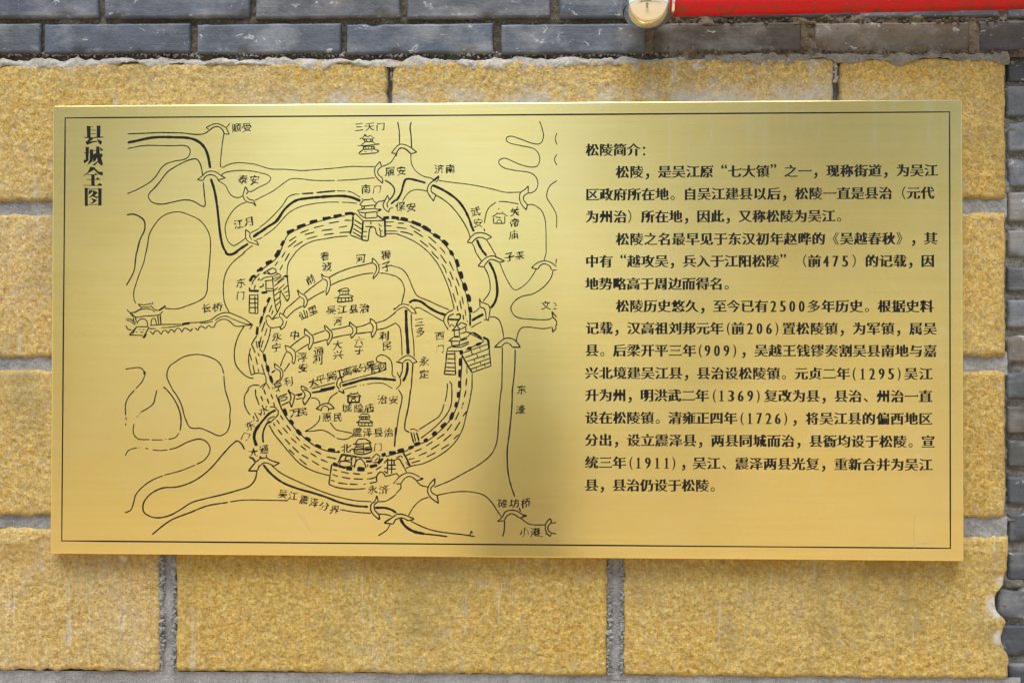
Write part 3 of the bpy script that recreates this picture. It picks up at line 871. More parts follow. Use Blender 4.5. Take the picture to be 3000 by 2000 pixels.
l10 920 445 925 485 1025 480 1015 445
d8 960 450 955 480 990 450 990 480
l9 925 488 900 515 860 518
l10 900 522 1050 515 1080 500 1025 485
l12 905 525 895 570 1070 555 1055 510
d9 940 525 940 565 985 520 990 560 1025 520 1025 555
9 170 1268 210 1300 260 1350 270 1400 245 1465
l10 170 1268 180 1330
9 180 1330 235 1360 240 1420 235 1455
l15 140 1378 180 1350
l14 185 1485 240 1458
10 240 1305 270 1220 310 1135
10 280 1365 320 1310 348 1265
9 295 1062 350 1085 405 1130 415 1190 400 1275
l10 295 1062 310 1130
9 310 1130 360 1160 380 1210 370 1255
l10 370 1250 400 1280
10 355 1080 430 1020 525 955
10 420 1140 480 1100 560 1050
10 520 870 560 910 610 960 618 1020 575 1120
l10 520 870 515 935
10 515 935 570 970 575 1030 560 1080
l11 560 1080 575 1120
l10 610 945 750 895
l10 620 1040 780 995
10 760 835 800 880 830 910 835 970 785 1065
l11 760 835 745 835 755 885
10 755 885 800 920 800 980 775 1010
l11 775 1010 785 1065
10 825 885 930 865 1040 835
10 840 980 940 955 1060 935
10 1035 790 1075 830 1110 855 1115 910 1055 985
l11 1035 790 1035 835
10 1035 835 1070 870 1070 920 1045 945
l11 1045 945 1055 985
10 1110 855 1200 835 1275 800
10 1110 930 1200 920 1285 910
10 1270 755 1320 785 1345 830 1340 900 1295 980
l10 1270 755 1275 805
10 1275 805 1305 850 1300 910
l11 1300 910 1280 915 1295 980
10 1340 805 1430 780 1500 735 1568 680
10 1350 885 1430 870 1500 840 1568 805
l14 1540 655 1568 635
9 940 1490 1050 1460 1150 1430 1300 1390 1400 1360 1450 1320 1445 1280 1390 1260 1345 1240 1345 1205 1390 1175 1450 1185 1510 1240 1525 1320 1525 1400 1545 1425 1568 1428
22 950 1525 1080 1490 1200 1455 1300 1443 1420 1448 1568 1462
8 970 1568 1050 1545 1120 1530
d8 1150 1525 1165 1522 1185 1520 1205 1517
8 1235 1508 1320 1497 1420 1500 1480 1530 1530 1560
10 935 1418 895 1470 890 1530 920 1568
l12 935 1418 950 1480
9 950 1480 925 1510 930 1550
10 600 1560 740 1525 870 1490
l18 700 1572 870 1540
10 480 1525 520 1545 560 1568
l10 480 1525 480 1568
F
18 1010 -5 1040 38
9 920 0 950 50 980 95
9 1130 0 1150 40
10 942 155 990 95 1050 50 1120 38 1160 55 1248 95
l12 1248 95 1190 112
10 1190 112 1130 85 1080 80 1030 130 1010 165
l10 1010 165 942 155
9 1015 165 1060 260 1080 360 1075 450 1000 560
22 1070 105 1130 230 1160 370 1160 490 1130 580 1090 635
8 1190 115 1250 260 1310 370 1350 420 1390 425 1500 350 1570 260 1610 190
l8 1725 0 1700 95
9 1555 175 1620 120 1700 95 1770 108 1845 160
l10 1555 175 1630 190
9 1630 190 1660 145 1700 128 1760 150 1790 200
l9 1790 200 1845 200
l9 1845 70 1835 130
9 1805 205 1780 290 1700 390 1580 470 1440 505 1360 560 1320 640 1360 720 1420 750 1500 760 1760 765 1800 740
10 1790 675 1805 740 1840 780 1845 820 1830 855
l11 1790 675 1845 740
l11 1845 860 1800 915 1795 855
9 1795 855 1700 872 1520 855 1440 865 1400 930 1380 1030
9 1080 738 1130 738 1180 770 1215 850 1240 985
10 1130 1085 1240 990 1300 980 1360 1000 1430 1080
l12 1430 1085 1335 1085
10 1335 1085 1310 1050 1260 1035 1210 1080
l11 1210 1082 1130 1085
10 1222 1085 1220 1300 1215 1572
11 1370 1110 1362 1350 1338 1572
9 380 0 480 130 560 290 620 450 670 650
d10 415 0 490 72 510 22 580 125 555 0 568 12 612 100 662 207 618 213 658 312 690 290 730 388 683 380 713 490 655 462 685 568 757 503 775 592 733 550 752 650 702 610 712 672 793 652 803 725 770 710 778 772 818 775 818 800
10 527 132 560 180 578 237
10 597 292 625 340 635 392
l30 622 -5 662 30
l32 690 75 718 165
l36 735 215 758 300
l36 778 345 805 440
34 815 480 838 520 835 565
l30 845 620 862 690
8 650 20 680 90 700 170 725 260 765 350 800 460 825 570 845 690 850 780
l18 852 700 852 840
9 0 162 70 190 130 260 200 420 240 490 380 555 500 610 612 657
9 0 270 60 320 98 420 85 500 65 585
9 0 810 40 850 60 950 70 1180
9 0 640 50 598 90 590 155 605
10 165 612 210 655 235 700
l9 235 700 175 690
9 175 690 130 640 90 625 40 645 0 675
26 115 655 120 850 130 1000 140 1165
9 175 700 180 850 200 1000 210 1195
20 150 575 200 548 280 560 380 630 480 685 570 715
9 215 645 250 630 330 665 450 735 545 790
10 30 1240 90 1195 140 1180 190 1200 245 1255
l10 245 1255 190 1268
10 190 1268 150 1230 110 1235 75 1270
l12 75 1268 0 1250
11 75 1270 72 1350 45 1430
20 132 1255 130 1340 110 1420 80 1475
11 195 1270 185 1400 175 1568
9 15 1370 25 1400 50 1450 50 1510 0 1568
10 660 655 600 685 560 730 550 790 600 885
10 665 700 610 730 595 780 610 830
l16 600 765 730 770
14 690 715 730 705 740 740 710 790 690 840
l10 640 900 680 860 700 820
l9 610 855 635 820 680 855
l10 700 840 755 800 815 830 800 850 740 880 700 840
l12 650 895 740 880
l10 670 900 670 960 730 960 725 890
l10 800 850 805 910 740 930
l10 805 910 860 920
l11 605 1015 660 970 730 965
l11 605 1015 720 1015 745 1010 820 985
l9 735 965 740 1000 830 960 855 920
l11 640 1020 640 1070 740 1060 840 1020
l9 730 1015 725 1060
l10 640 1075 590 1100 590 1130 760 1130
l10 640 1082 750 1085 840 1040
l32 750 1118 750 1170
10 850 925 890 915
l20 885 918 950 955 985 985
l24 1000 970 1040 990
l20 1040 985 1060 1010 1070 1100
l10 1070 1100 1090 1300 875 1375
l14 755 1170 820 1290 875 1375
l9 850 930 1015 1010
l9 800 1115 1010 1020
l24 820 1103 870 1090
l26 920 1060 980 1037
d9 770 1150 1050 1050 790 1205 1070 1100 810 1250 1080 1160 830 1300 1085 1210 850 1340 1090 1255 860 1120 880 1170 960 1080 970 1120 925 1160 940 1200 1005 1175 1015 1210 895 1225 910 1255 965 1250 975 1285 1015 1270 1025 1310 920 1320 930 1345
l12 585 1130 575 1250 555 1395 685 1400
l11 675 1140 678 1250 685 1400
d11 590 1165 670 1160 590 1215 670 1220 585 1265 675 1270 575 1315 678 1320 565 1355 680 1360
l28 740 1210 736 1300
l28 737 1340 732 1430
l28 728 1470 730 1550
10 755 1190 755 1300 745 1450 745 1568
l9 815 1300 815 1390
l12 812 1440 803 1530
l10 875 1380 873 1570
l10 590 1568 590 1500
10 610 1480 635 1500 640 1570
9 880 690 920 670 960 630
22 870 780 920 750 1005 705
9 865 860 920 825 985 792
10 960 525 975 565 1000 575 1060 600 1080 640 1075 700 1060 785
l10 960 525 965 625
10 965 625 1010 640 1030 690 1035 760
l10 1035 755 1060 785
l9 1010 775 1045 765
l8 1810 570 1845 600
l8 1820 612 1845 608
l8 1805 645 1845 645
G
9 120 10 60 80 30 150 28 270
d8 33 290 35 320 33 352 27 380
10 455 0 520 80 570 170 600 260 607 350 597 430
8 585 455 550 500 475 522
d8 455 520 440 520
l8 415 527 300 527
8 280 524 165 518 120 480 107 420 118 360
9 355 8 335 90 320 145 270 190 190 238
d9 180 248 172 255 158 275 150 288
9 515 0 565 70 610 160 650 300 700 395 750 408 800 405 900 440 970 475 1020 483 1080 450 1110 390 1120 330 1115 280 1122 200 1100 110 1065 0
9 1315 0 1275 60 1268 140 1290 210 1330 270
8 27 690 50 645 100 620 150 610
d8 235 612 265 622 170 607 178 608
8 310 630 380 638 465 632
10 485 627 560 608 680 548 800 518 870 545 910 610 895 680 840 745 770 780
8 755 790 600 850 430 895
9 415 902 320 940 220 1005 135 1100 110 1190 80 1260 20 1287
11 1270 630 1240 570 1195 538 1150 565 1050 670 920 820 800 920 700 975 560 1018 420 1028 320 1070 250 1130 212 1200 220 1280 300 1330 390 1338 500 1310 600 1255 720 1180 880 1135 1050 1095 1200 1052 1320 1010 1380 940 1400 850
11 305 1515 420 1420 520 1355 700 1285 880 1215 1095 1178
9 1118 1173 1250 1155 1425 1153
24 1425 370 1385 430 1370 500 1395 590
l14 1320 712 1355 718 1385 760
l11 1385 760 1310 850 1405 850 1425 790
l10 1385 760 1428 728
l10 1385 0 1385 60 1425 165
H
9 0 1155 150 1157 300 1160
10 75 715 130 745 210 768
l11 210 768 150 800
9 150 800 100 775 60 765 30 775 0 805
l11 0 722 75 712 70 680
l22 0 712 22 705
16 40 785 110 870 240 970 400 1035 560 1080 700 1125 840 1180 1000 1215 1135 1225
9 130 795 220 870 400 960 600 1045 800 1115 1000 1160 1170 1172
9 840 1253 1000 1280 1165 1292
13 40 555 35 480 50 410 85 345
10 1225 1108 1205 1165 1170 1195 1160 1250 1185 1300 1250 1360
l10 1225 1108 1240 1170
10 1240 1170 1200 1205 1200 1250 1250 1310
l12 1250 1310 1255 1360
9 1240 1172 1320 1165 1380 1130 1425 1095
18 1205 1235 1320 1238 1390 1262 1428 1290
9 1235 1300 1320 1305 1380 1322
l11 1425 1310 1300 1393 1395 1405 1425 1350
9 1365 1405 1330 1465 1240 1527
l9 1395 985 1425 955
9 100 370 150 460 230 560 330 680 430 780 560 850 730 900
10 175 55 210 150 260 260 340 370 420 460 500 530 580 590 700 640 840 660
l28 258 200 285 275
l28 312 320 355 367
l28 388 420 435 477
28 478 510 510 518 532 540
l26 582 580 645 608
l28 715 630 790 640
l22 812 648 840 654
d10 45 0 65 55 120 50 142 100 15 70 37 125 80 95 100 150 148 135 158 180 218 270 252 322 180 318 210 362 145 350 165 385 282 372 328 430 243 397 297 460 192 418 237 475 378 488 422 533 330 508 388 560 268 518 320 575 460 570 530 615 430 588 490 635 343 597 410 660 582 645 645 675 533 665 597 705 440 683 512 722 308 627 368 683 702 703 805 725 640 730 712 760 548 745 622 790 417 725 492 788 653 815 725 843 200 0 210 25 355 470 362 478
17 170 215 100 255 40 320 -5 375
9 80 325 110 300 160 280
l22 85 350 115 335
9 195 215 195 260 150 310 110 350
9 110 183 160 185 190 220
l11 755 780 740 880 725 990
10 725 990 800 1020 950 1042 1110 1035
l30 765 775 820 795
l20 820 798 900 820
l34 905 820 970 828
l36 1020 830 1100 835
l24 1150 808 1230 790
l22 1235 775 1290 720
l40 1290 665 1305 700
d10 765 835 815 848 850 858 935 877 975 877 1052 885 1125 877 1180 868 1215 840 1275 803 760 885 820 910 862 915 948 932 985 933 1080 937 745 945 785 958 820 975 920 988 942 988 1027 992 1085 990 1112 988 1150 980 1225 965
10 1122 933 1170 930 1220 912
10 1225 965 1222 920 1240 880 1270 860 1300 880 1310 905
l10 1310 910 1425 880
l12 860 675 820 770
l10 860 675 960 690 1080 715 1160 710
o8 870 690 905 695 890 740 840 745
o8 905 700 960 705 950 735 895 735
o8 845 755 955 765 945 805 840 790
o8 975 705 1005 712 985 800 965 795
10 990 820 1010 750 1050 725 1090 760 1115 820
l9 1090 720 1165 720 1175 745 1110 745
l9 1110 757 1180 757
l9 1130 780 1130 810
l9 1175 720 1220 670 1260 700 1240 760 1185 765
l9 1205 745 1240 715
l10 1000 570 1030 520 1105 515 1165 555
l10 975 572 1170 562
l10 1000 570 1020 580 990 620
l12 955 625 1010 628 1180 620
l11 990 630 990 670 1090 680 1170 650 1165 600 1150 570
d9 1000 600 1085 610 1085 575 1090 680 990 648 1080 655 1100 610 1160 600 1100 640 1165 630 1020 585 1080 590
l10 1050 270 1065 255 1130 258 1150 275
l10 1030 285 1160 285
l10 1045 290 1050 315 1145 315 1145 290
c8 1075 300 10
c8 1115 300 10
l9 1020 345 1050 318
l9 1145 318 1185 348
l11 1010 345 1185 348
l10 1035 350 1035 380 1180 380 1175 355
d9 1070 352 1070 380 1100 352 1100 380 1140 352 1140 380
l10 950 35 965 50 1020 42 1030 22
l10 910 72 955 50 1025 45 1062 75 915 72
l13 925 75 925 135 1040 135 1045 75
9 960 130 965 105 985 98 1000 112 1005 130
l8 945 87 1010 87
9 630 270 628 310 600 355 530 410 475 438
9 475 438 560 435 650 425 720 450 790 500
9 805 508 860 522 920 515 985 470
9 740 345 770 390 800 420 880 440 965 457
l11 590 203 640 165 690 145 735 150 785 200 720 205
l10 590 203 640 215
9 640 230 655 190 690 172 720 195 718 230
9 720 140 740 90 780 55 820 30
9 540 90 590 95 625 130 630 165
l12 200 85 215 160
9 215 100 270 75 290 85 270 110 220 120
l12 200 80 290 45
l12 230 168 310 130
10 300 0 320 30 365 60 360 110 335 190
l11 335 190 315 130
10 315 130 330 90 320 50 295 10
l9 375 60 450 42
l9 380 105 450 90
l14 400 70 445 50
10 460 0 510 20 535 60 510 110 470 165
l11 470 165 450 110
10 450 110 475 70 470 40 440 0
16 545 35 640 20 780 -10
l10 820 10 885 45 870 0
l12 1425 395 1410 600
l24 1350 662 1425 656
10 1320 700 1425 670
l10 1340 715 1335 880
l10 1380 720 1380 880
d10 1340 740 1425 740 1340 790 1425 790 1340 830 1425 830 1300 770 1340 730 1300 830 1330 815 1300 850 1335 880 1405 740 1405 790
I
9 0 950 50 900 120 870 180 880 250 915
l15 250 930 285 928
9 285 935 250 945 215 950
l9 0 985 50 985
9 50 985 90 930 140 908 190 930 215 955 260 1000 335 1018
9 50 985 50 1030 0 1085
9 0 870 30 905
10 405 928 345 1000 330 1060 355 1120 445 1190
l12 405 928 405 990
10 405 990 365 1030 370 1070 430 1110
l11 430 1110 445 1190
9 400 1020 560 955 700 880 890 770 1000 670 1050 560 1070 360 1080 180 1100 -5
9 430 1105 560 1078 700 1065 820 1075 920 1105 1000 1180 1060 1270 1100 1330
9 340 1125 260 1155 190 1220 130 1315
10 0 1302 60 1302 130 1325 190 1352
l11 190 1355 130 1370
10 130 1370 60 1340 0 1355
22 45 1350 90 1420 180 1480 300 1508
13 300 1508 420 1520 535 1535
10 155 1375 280 1435 400 1475 560 1500 700 1515 825 1535
l10 770 1530 785 1475 800 1505
10 1060 1378 1110 1330 1145 1275 1240 1262 1330 1310
l18 1320 1318 1365 1318
l9 1060 1378 1130 1368
9 1130 1368 1160 1320 1210 1297 1260 1320 1290 1340 1340 1325
11 1135 1370 1130 1470 1115 1535
9 1300 1340 1380 1400 1450 1413 1555 1413
l12 1285 1235 1302 1275
10 1610 1345 1570 1390 1560 1450 1575 1500 1610 1535
10 1610 1345 1622 1385 1590 1425 1590 1470 1625 1500
8 1622 1390 1640 1395 1675 1387
l9 1625 1500 1675 1508
l9 1625 1500 1610 1535
d10 1560 1515 1575 1500 1510 1535 1530 1535
11 1215 -5 1210 180 1185 450 1162 640 1170 860 1200 1000 1240 1120
9 25 0 62 70 60 120 30 260 0 480
11 153 0 130 180 95 350 95 420 140 450
9 535 0 528 60 512 130
9 500 155 490 200 450 280 350 350 240 420
10 585 0 575 160 530 260 400 400 260 510
l10 145 420 185 412 210 425 235 435
l11 155 445 185 560
l9 185 450 205 545
l13 215 450 240 540
l28 190 580 255 560
l30 655 25 652 90
l28 635 130 625 190
l30 597 240 568 318
l32 525 352 470 400
l32 425 445 380 480
l28 335 520 290 545
l28 185 597 130 615
l30 85 628 15 648
9 672 0 660 100 610 240 540 350 440 450 340 530 250 570 170 600 90 650 0 668
9 790 0 770 120 735 260 700 400 640 520 550 620 420 710 280 775 160 800 100 825
d10 732 10 712 82 705 135 695 165 693 175 685 200 660 235 620 320 585 362 532 432 670 338 613 430 742 225 698 282 505 465 428 520 580 467 495 540 655 470 602 520 383 545 315 590 455 572 365 628 555 573 472 625 270 617 198 648 322 657 235 692 413 660 320 705 160 665 105 690 195 718 130 732 253 742 162 768 120 760 100 762
l9 0 720 50 690 70 715
l13 75 660 110 720 150 800
10 0 735 30 725 60 770 80 810
l10 110 770 150 800
l10 40 730 90 825 112 865"""
def draw(text, ink):
    ox = oy = 0; sc = 1
    for line in text.strip().split('\n'):
        tk = line.split()
        if len(tk) == 1: ox, oy, sc = TILE[tk[0]]; continue
        fl = tk[0][0] if tk[0][0].isalpha() else ''; wd = float(tk[0][1:] or 1) if fl else float(tk[0])
        v = [float(a) for a in tk[1:]]; wd = wd / sc * 1.36
        if fl == 'c':
            r = v[2] / sc; c = (ox + v[0] / sc, oy + v[1] / sc)
            ink.ribbon([(c[0] + r * math.cos(a * math.pi / 8), c[1] + r * math.sin(a * math.pi / 8)) for a in range(16)], wd, closed=True); continue
        p = np.array([(ox + v[i] / sc, oy + v[i + 1] / sc) for i in range(0, len(v) - 1, 2)])
        if fl == 'd':
            for i in range(0, len(p) - 1, 2): ink.ribbon(dens(p[i:i + 2]), wd)
        elif fl == 'f': ink.poly([tuple(q) for q in p])
        elif fl == 'l': 
            if wd > 4.5 or len(p) == 2: ink.ribbon(dens(p), wd)
            else:
                for i in range(len(p) - 1): ink.ribbon(dens(p[i:i + 2]), wd)
        elif fl == 'o': ink.ribbon(smooth_pts(p, True), wd, closed=True)
        else: ink.ribbon(smooth_pts(p), wd)
ik = Ink(); draw(MAP, ik); ik.build('map_drawing', plaque)
TITLE = {
'title_character': ["""T
f1 198 108 262 120 262 300 205 305
f1 368 105 432 108 428 295 368 300
l5 262 125 315 120
l6 262 183 360 184
l7 262 245 360 242
l13 155 308 300 313 480 300
f1 240 320 315 325 300 345 240 375 380 365 385 380 300 395 200 435 175 380 210 365
f1 370 330 455 370 455 400 435 432 400 405 385 360""", """T
f1 178 468 235 470 225 690 180 685
l10 150 570 235 568
f1 142 690 215 685 240 690 155 752
f1 250 515 305 510 310 640 290 720 205 780 250 690
l7 235 562 262 540
l7 300 530 440 528 470 522
f1 362 462 415 462 415 560 440 640 475 760 455 790 400 750 380 690 355 560
f1 425 470 475 520 470 535 430 520
f1 440 570 475 610 420 690 340 780 290 783 380 710
f1 310 600 350 570 380 620 350 700 310 730 305 690""", """T
f1 260 805 340 820 335 845 240 905 145 965 140 955 215 900
f1 335 830 400 890 475 895 465 960 395 930 315 850
l7 205 942 390 940
f1 345 908 390 942 330 942
f1 275 940 332 940 332 1120 275 1120
l7 195 1022 430 1025
f1 385 985 430 1028 340 1025
l9 140 1122 455 1125
f1 420 1082 458 1110 455 1127 370 1125""", """T
f1 163 1158 215 1170 215 1475 165 1470
f1 395 1165 465 1185 450 1200 450 1465 395 1465
l9 163 1185 465 1188
l9 215 1448 395 1448
f1 240 1205 305 1205 290 1240 220 1285
f1 310 1205 390 1240 330 1300 400 1320 370 1345 300 1310 225 1335 300 1270
f1 270 1335 340 1360 380 1375 300 1430 255 1425 310 1395"""]}
for tx in TITLE['title_character']:
    ik = Ink(); draw(tx, ik); ik.build('title_character', plaque)
ik = Ink()
BL = [(191, 345.8), (2782, 328.2), (2784.5, 1605.2), (181, 1583.3)]
for k in range(4): 
    a, b = np.array(BL[k], float), np.array(BL[(k + 1) % 4], float); u = (b - a) / np.hypot(*(b - a)) * 1.6
    ik.ribbon(dens(np.array([a - u, b + u]), 120), 4.0)
ik.build('border_line', plaque)
# ---- lettering: the CJK face that ships with Blender, redrawn towards a heavy Song face (thick stems, thin bars, triangular serifs)
fc = bpy.data.curves.new('glyph', 'FONT'); fc.resolution_u = 3; fo = bpy.data.objects.new('glyph', fc); COL.objects.link(fo)
GC = {}
def raw_glyph(ch):
    fc.body = ch; dg = bpy.context.evaluated_depsgraph_get(); dg.update(); me = bpy.data.meshes.new_from_object(fo.evaluated_get(dg))
    bm = bmesh.new(); bm.from_mesh(me); bpy.data.meshes.remove(me)
    bmesh.ops.remove_doubles(bm, verts=bm.verts, dist=1e-5)
    bm.verts.ensure_lookup_table()
    V = np.array([v.co[:2] for v in bm.verts]); F = [tuple(v.index for v in f.verts) for f in bm.faces]
    # boundary loops with outward normals
    E = []
    for e in bm.edges:
        if len(e.link_faces) == 1:
            f = e.link_faces[0]; a, b = e.verts; c = f.calc_center_median(); d = b.co - a.co
            n = Vector((d.y, -d.x, 0)); 
            if n.length < 1e-9: continue
            n.normalize()
            if n.dot(c - (a.co + b.co) / 2) > 0: n = -n; 
            E.append((a.index, b.index, n.x, n.y, d.length))
    bm.free(); return V, F, E
def glyph(ch, ax, ay, serif=True):
    key = (ch, ax, ay, serif)
    if key in GC: return GC[key]
    V, F, E = raw_glyph(ch)
    if sum(e[4] for e in E) > 10.3 * EM: ax *= .82
    N = np.zeros_like(V); cnt = np.zeros(len(V))
    inc = {}
    for a, b, nx, ny, L in E:
        for v in (a, b): inc.setdefault(v, []).append((nx, ny, L, b if v == a else a))
    for v, lst in inc.items():
        # limit of mitre: use the component-wise strongest normal
        mx = max(lst, key=lambda q: abs(q[0])); my = max(lst, key=lambda q: abs(q[1]))
        N[v] = (mx[0], my[1])
    V2 = V + N * np.array([ax, ay])
    F2 = list(F); extra = []
    if serif and E:
        for v, lst in inc.items():
            if len(lst) != 2: continue
            for A, B in ((lst[0], lst[1]), (lst[1], lst[0])):
                if A[1] > .96 and B[0] > .96 and A[2] > .12 * EM:     # top edge meets right edge: a convex upper right corner
                    if V[A[3], 0] < V[v, 0] and V[B[3], 1] < V[v, 1]:
                        x, y = V2[v]; s = EM
                        extra.append([(x - .115 * s, y - .004 * s), (x + .012 * s, y - .01 * s), (x - .035 * s, y + .062 * s)])
    for tri in extra:
        n = len(V2); V2 = np.vstack([V2, np.array(tri)]); F2.append((n, n + 1, n + 2))
    GC[key] = (V2, F2); return GC[key]
EM = 1.0
fc.body = '因'
V_, F_, E_ = raw_glyph('因'); bw = V_[:, 0].max() - V_[:, 0].min(); bh = V_[:, 1].max() - V_[:, 1].min()
EM = bw / .80; CX = (V_[:, 0].max() + V_[:, 0].min()) / 2; CY = (V_[:, 1].max() + V_[:, 1].min()) / 2
print('perims', {c: round(sum(e[4] for e in raw_glyph(c)[2]) / EM, 1) for c in '一因松陵偏镇越略吴县'}, 'glyph box', bw, bh, CX, CY)
def put(ink, ch, px, py, sx, sy, ax, ay, rot=0, serif=True, center=False, jit=0):
    V, F = glyph(ch, ax * EM, ay * EM, serif)
    if len(V) == 0: print('no glyph', ch); return
    cx, cy = (CX, CY)
    if center: cx = (V[:, 0].max() + V[:, 0].min()) / 2; cy = (V[:, 1].max() + V[:, 1].min()) / 2
    X = (V[:, 0] - cx) * sx; Y = -(V[:, 1] - cy) * sy
    if jit:
        X = X + jit * fbm(V[:, 0] * 5 + px, V[:, 1] * 5 + py, 2); Y = Y + jit * fbm(V[:, 0] * 5 + py, V[:, 1] * 5 + px, 2, 3)
        Y = Y - X * .10
    c, s = math.cos(rot), math.sin(rot); y = ink_y(); base = len(ink.V)
    for a, b in zip(X * c - Y * s, X * s + Y * c):
        w = W(px + a, py + b, 0); ink.V.append((w.x, y, w.z))
    for f in F: ink.F.append(tuple(i + base for i in f))
SX, SY = 33.0 / bw, 34.5 / bh
LINES = [
 [('松陵简介：', 1735.3, 440, 1897, 439)],
 [('松陵，是吴江原“七大镇”之一，现称街道，为吴江', 1823.9, 504.6, 2727.7, 499.8)],
 [('区政府所在地。自吴江建县以后，松陵一直是县治（元代', 1735.3, 570.6, 2717.2, 565.8)],
 [('为州治）所在地，因此，又称松陵为吴江。', 1735.3, 635.6, 2468, 633)],
 [('松陵之名最早见于东汉初年赵晔的《吴越春秋》，其', 1823.9, 701.3, 2726.7, 699.1)],
 [('中有“越攻吴，兵入于江阳松陵”（前', 1734.6, 766, 2386, 765), ('475', 2420, 765.5, 2476.4, 765.3), ('）', 2515, 765, 2515, 765), ('的记载，因', 2554.5, 765, 2718, 765)],
 [('地势略高于周边而得名。', 1734, 832, 2139, 831.5)],
 [('松陵历史悠久，至今已有', 1824, 897, 2230.5, 897.3), ('2500', 2266, 897.3, 2348.8, 897.4), ('多年历史。根据史料', 2384.7, 897.4, 2715, 897.6)],
 [('记载，汉高祖刘邦元年', 1735.2, 961.4, 2099.6, 962.2), ('(', 2134, 962, 2134, 962), ('前', 2161.6, 962.3, 2161.6, 962.3), ('206', 2197.2, 962.4, 2253, 962.5), (')', 2276, 962.6, 2276, 962.6), ('置松陵镇，为军镇，属吴', 2311, 962.7, 2724.6, 963.3)],
 [('县。后梁开平三年', 1734, 1026.5, 2019.2, 1027), ('(', 2051.7, 1027, 2051.7, 1027), ('909', 2072.8, 1027, 2128.3, 1027.2), (')', 2152.4, 1027, 2152.4, 1027), ('，吴越王钱镠奏割吴县南地与嘉', 2188.5, 1027.3, 2724.6, 1028.4)],
 [('兴北境建吴江县，县治设松陵镇。元贞二年', 1734, 1092.7, 2470, 1094.8), ('(', 2502.6, 1095, 2502.6, 1095), ('1295', 2527.5, 1095, 2610.6, 1095), (')', 2634, 1095, 2634, 1095), ('吴江', 2669, 1095.2, 2712, 1095.4)],
 [('升为州，明洪武二年', 1734, 1157.8, 2056.7, 1159), ('(', 2093, 1159, 2093, 1159), ('1369', 2114, 1159.3, 2198, 1159.6), (')', 2221.3, 1159.7, 2221.3, 1159.7), ('复改为县，县治、州治一直', 2258.4, 1159.8, 2711.2, 1161.2)],
 [('设在松陵镇。清雍正四年', 1734, 1223.6, 2139.8, 1225), ('(', 2174.2, 1225, 2174.2, 1225), ('1726', 2197.2, 1225.2, 2278.7, 1225.6), (')', 2301.7, 1225.7, 2301.7, 1225.7), ('，', 2338, 1226, 2338, 1226), ('将吴江县的偏西地区', 2379.4, 1226, 2711.2, 1226.7)],
 [('分出，设立震泽县，两县同城而治，县衙均设于松陵。宣', 1732.9, 1288.7, 2718.9, 1293.7)],
 [('统三年', 1733.3, 1354.5, 1814.4, 1355), ('(', 1848.9, 1355.2, 1848.9, 1355.2), ('1911', 1870.7, 1355.4, 1953, 1356), (')', 1974, 1356, 1974, 1356), ('，', 2012, 1356.5, 2012, 1356.5), ('吴江、震泽两县光复，重新合并为吴江', 2049, 1356.8, 2712, 1361.4)],
 [('县，县治仍设于松陵。', 1732.9, 1420.8, 2098, 1422.2)],
]
for segs in LINES:
    ik = Ink()
    for tx, xa, ya, xb, yb in segs:
        n = len(tx)
        for i, ch in enumerate(tx):
            u = i / (n - 1) if n > 1 else 0; x = xa + (xb - xa) * u; y = ya + (yb - ya) * u
            if ch.isdigit():
                if ch == '1':
                    ik.poly([(x - 2.8, y - 13), (x - .5, y - 16), (x + 2.8, y - 16), (x + 2.8, y + 14.6), (x - 2.8, y + 14.6)]); ik.poly([(x - 6.5, y - 11.2), (x - 2.8, y - 13.8), (x - .5, y - 16), (x - 2.8, y - 9.8)])
                    ik.poly([(x - 7, y + 14), (x + 7, y + 14), (x + 7, y + 16), (x - 7, y + 16)]); continue
                V, F, E = raw_glyph(ch) if ('r', ch) not in GC else GC[('r', ch)]; GC[('r', ch)] = (V, F, E)
                w_, h_ = V[:, 0].max() - V[:, 0].min(), V[:, 1].max() - V[:, 1].min()
                tw = 14.0 if ch != '1' else 6.5
                put(ik, ch, x, y, tw / w_, 33 / h_, .050, -.008, serif=False, center=True)
            elif ch in '()':
                V, F = glyph(ch, 0, 0, False); w_, h_ = V[:, 0].max() - V[:, 0].min(), V[:, 1].max() - V[:, 1].min()
                put(ik, ch, x, y + 1, 8.5 / w_, 38 / h_, .012, 0, serif=False, center=True)
            elif ch in '“”': 
                put(ik, ch, x + (10 if ch == '“' else -10), y - 15, SX * 1.15, SY * 1.15, .014, .01, serif=False, center=True)
            elif ch in '，。、：': 
                ox, oy = {'，': (-9, 13), '。': (-10, 10.5), '、': (-10, 11), '：': (-10, 4)}[ch]
                k = 1.25 if ch == '，' else 1.0
                put(ik, ch, x + ox, y + oy, SX * k, SY * k, .012 if ch != '。' else .004, .012 if ch != '。' else .004, serif=False, center=True)
            elif ch in '（）《》': put(ik, ch, x, y, SX, SY, .004, 0, serif=False)
            else:
                put(ik, ch, x, y, SX, SY, .046, .000)
    ik.build('text_line', plaque)
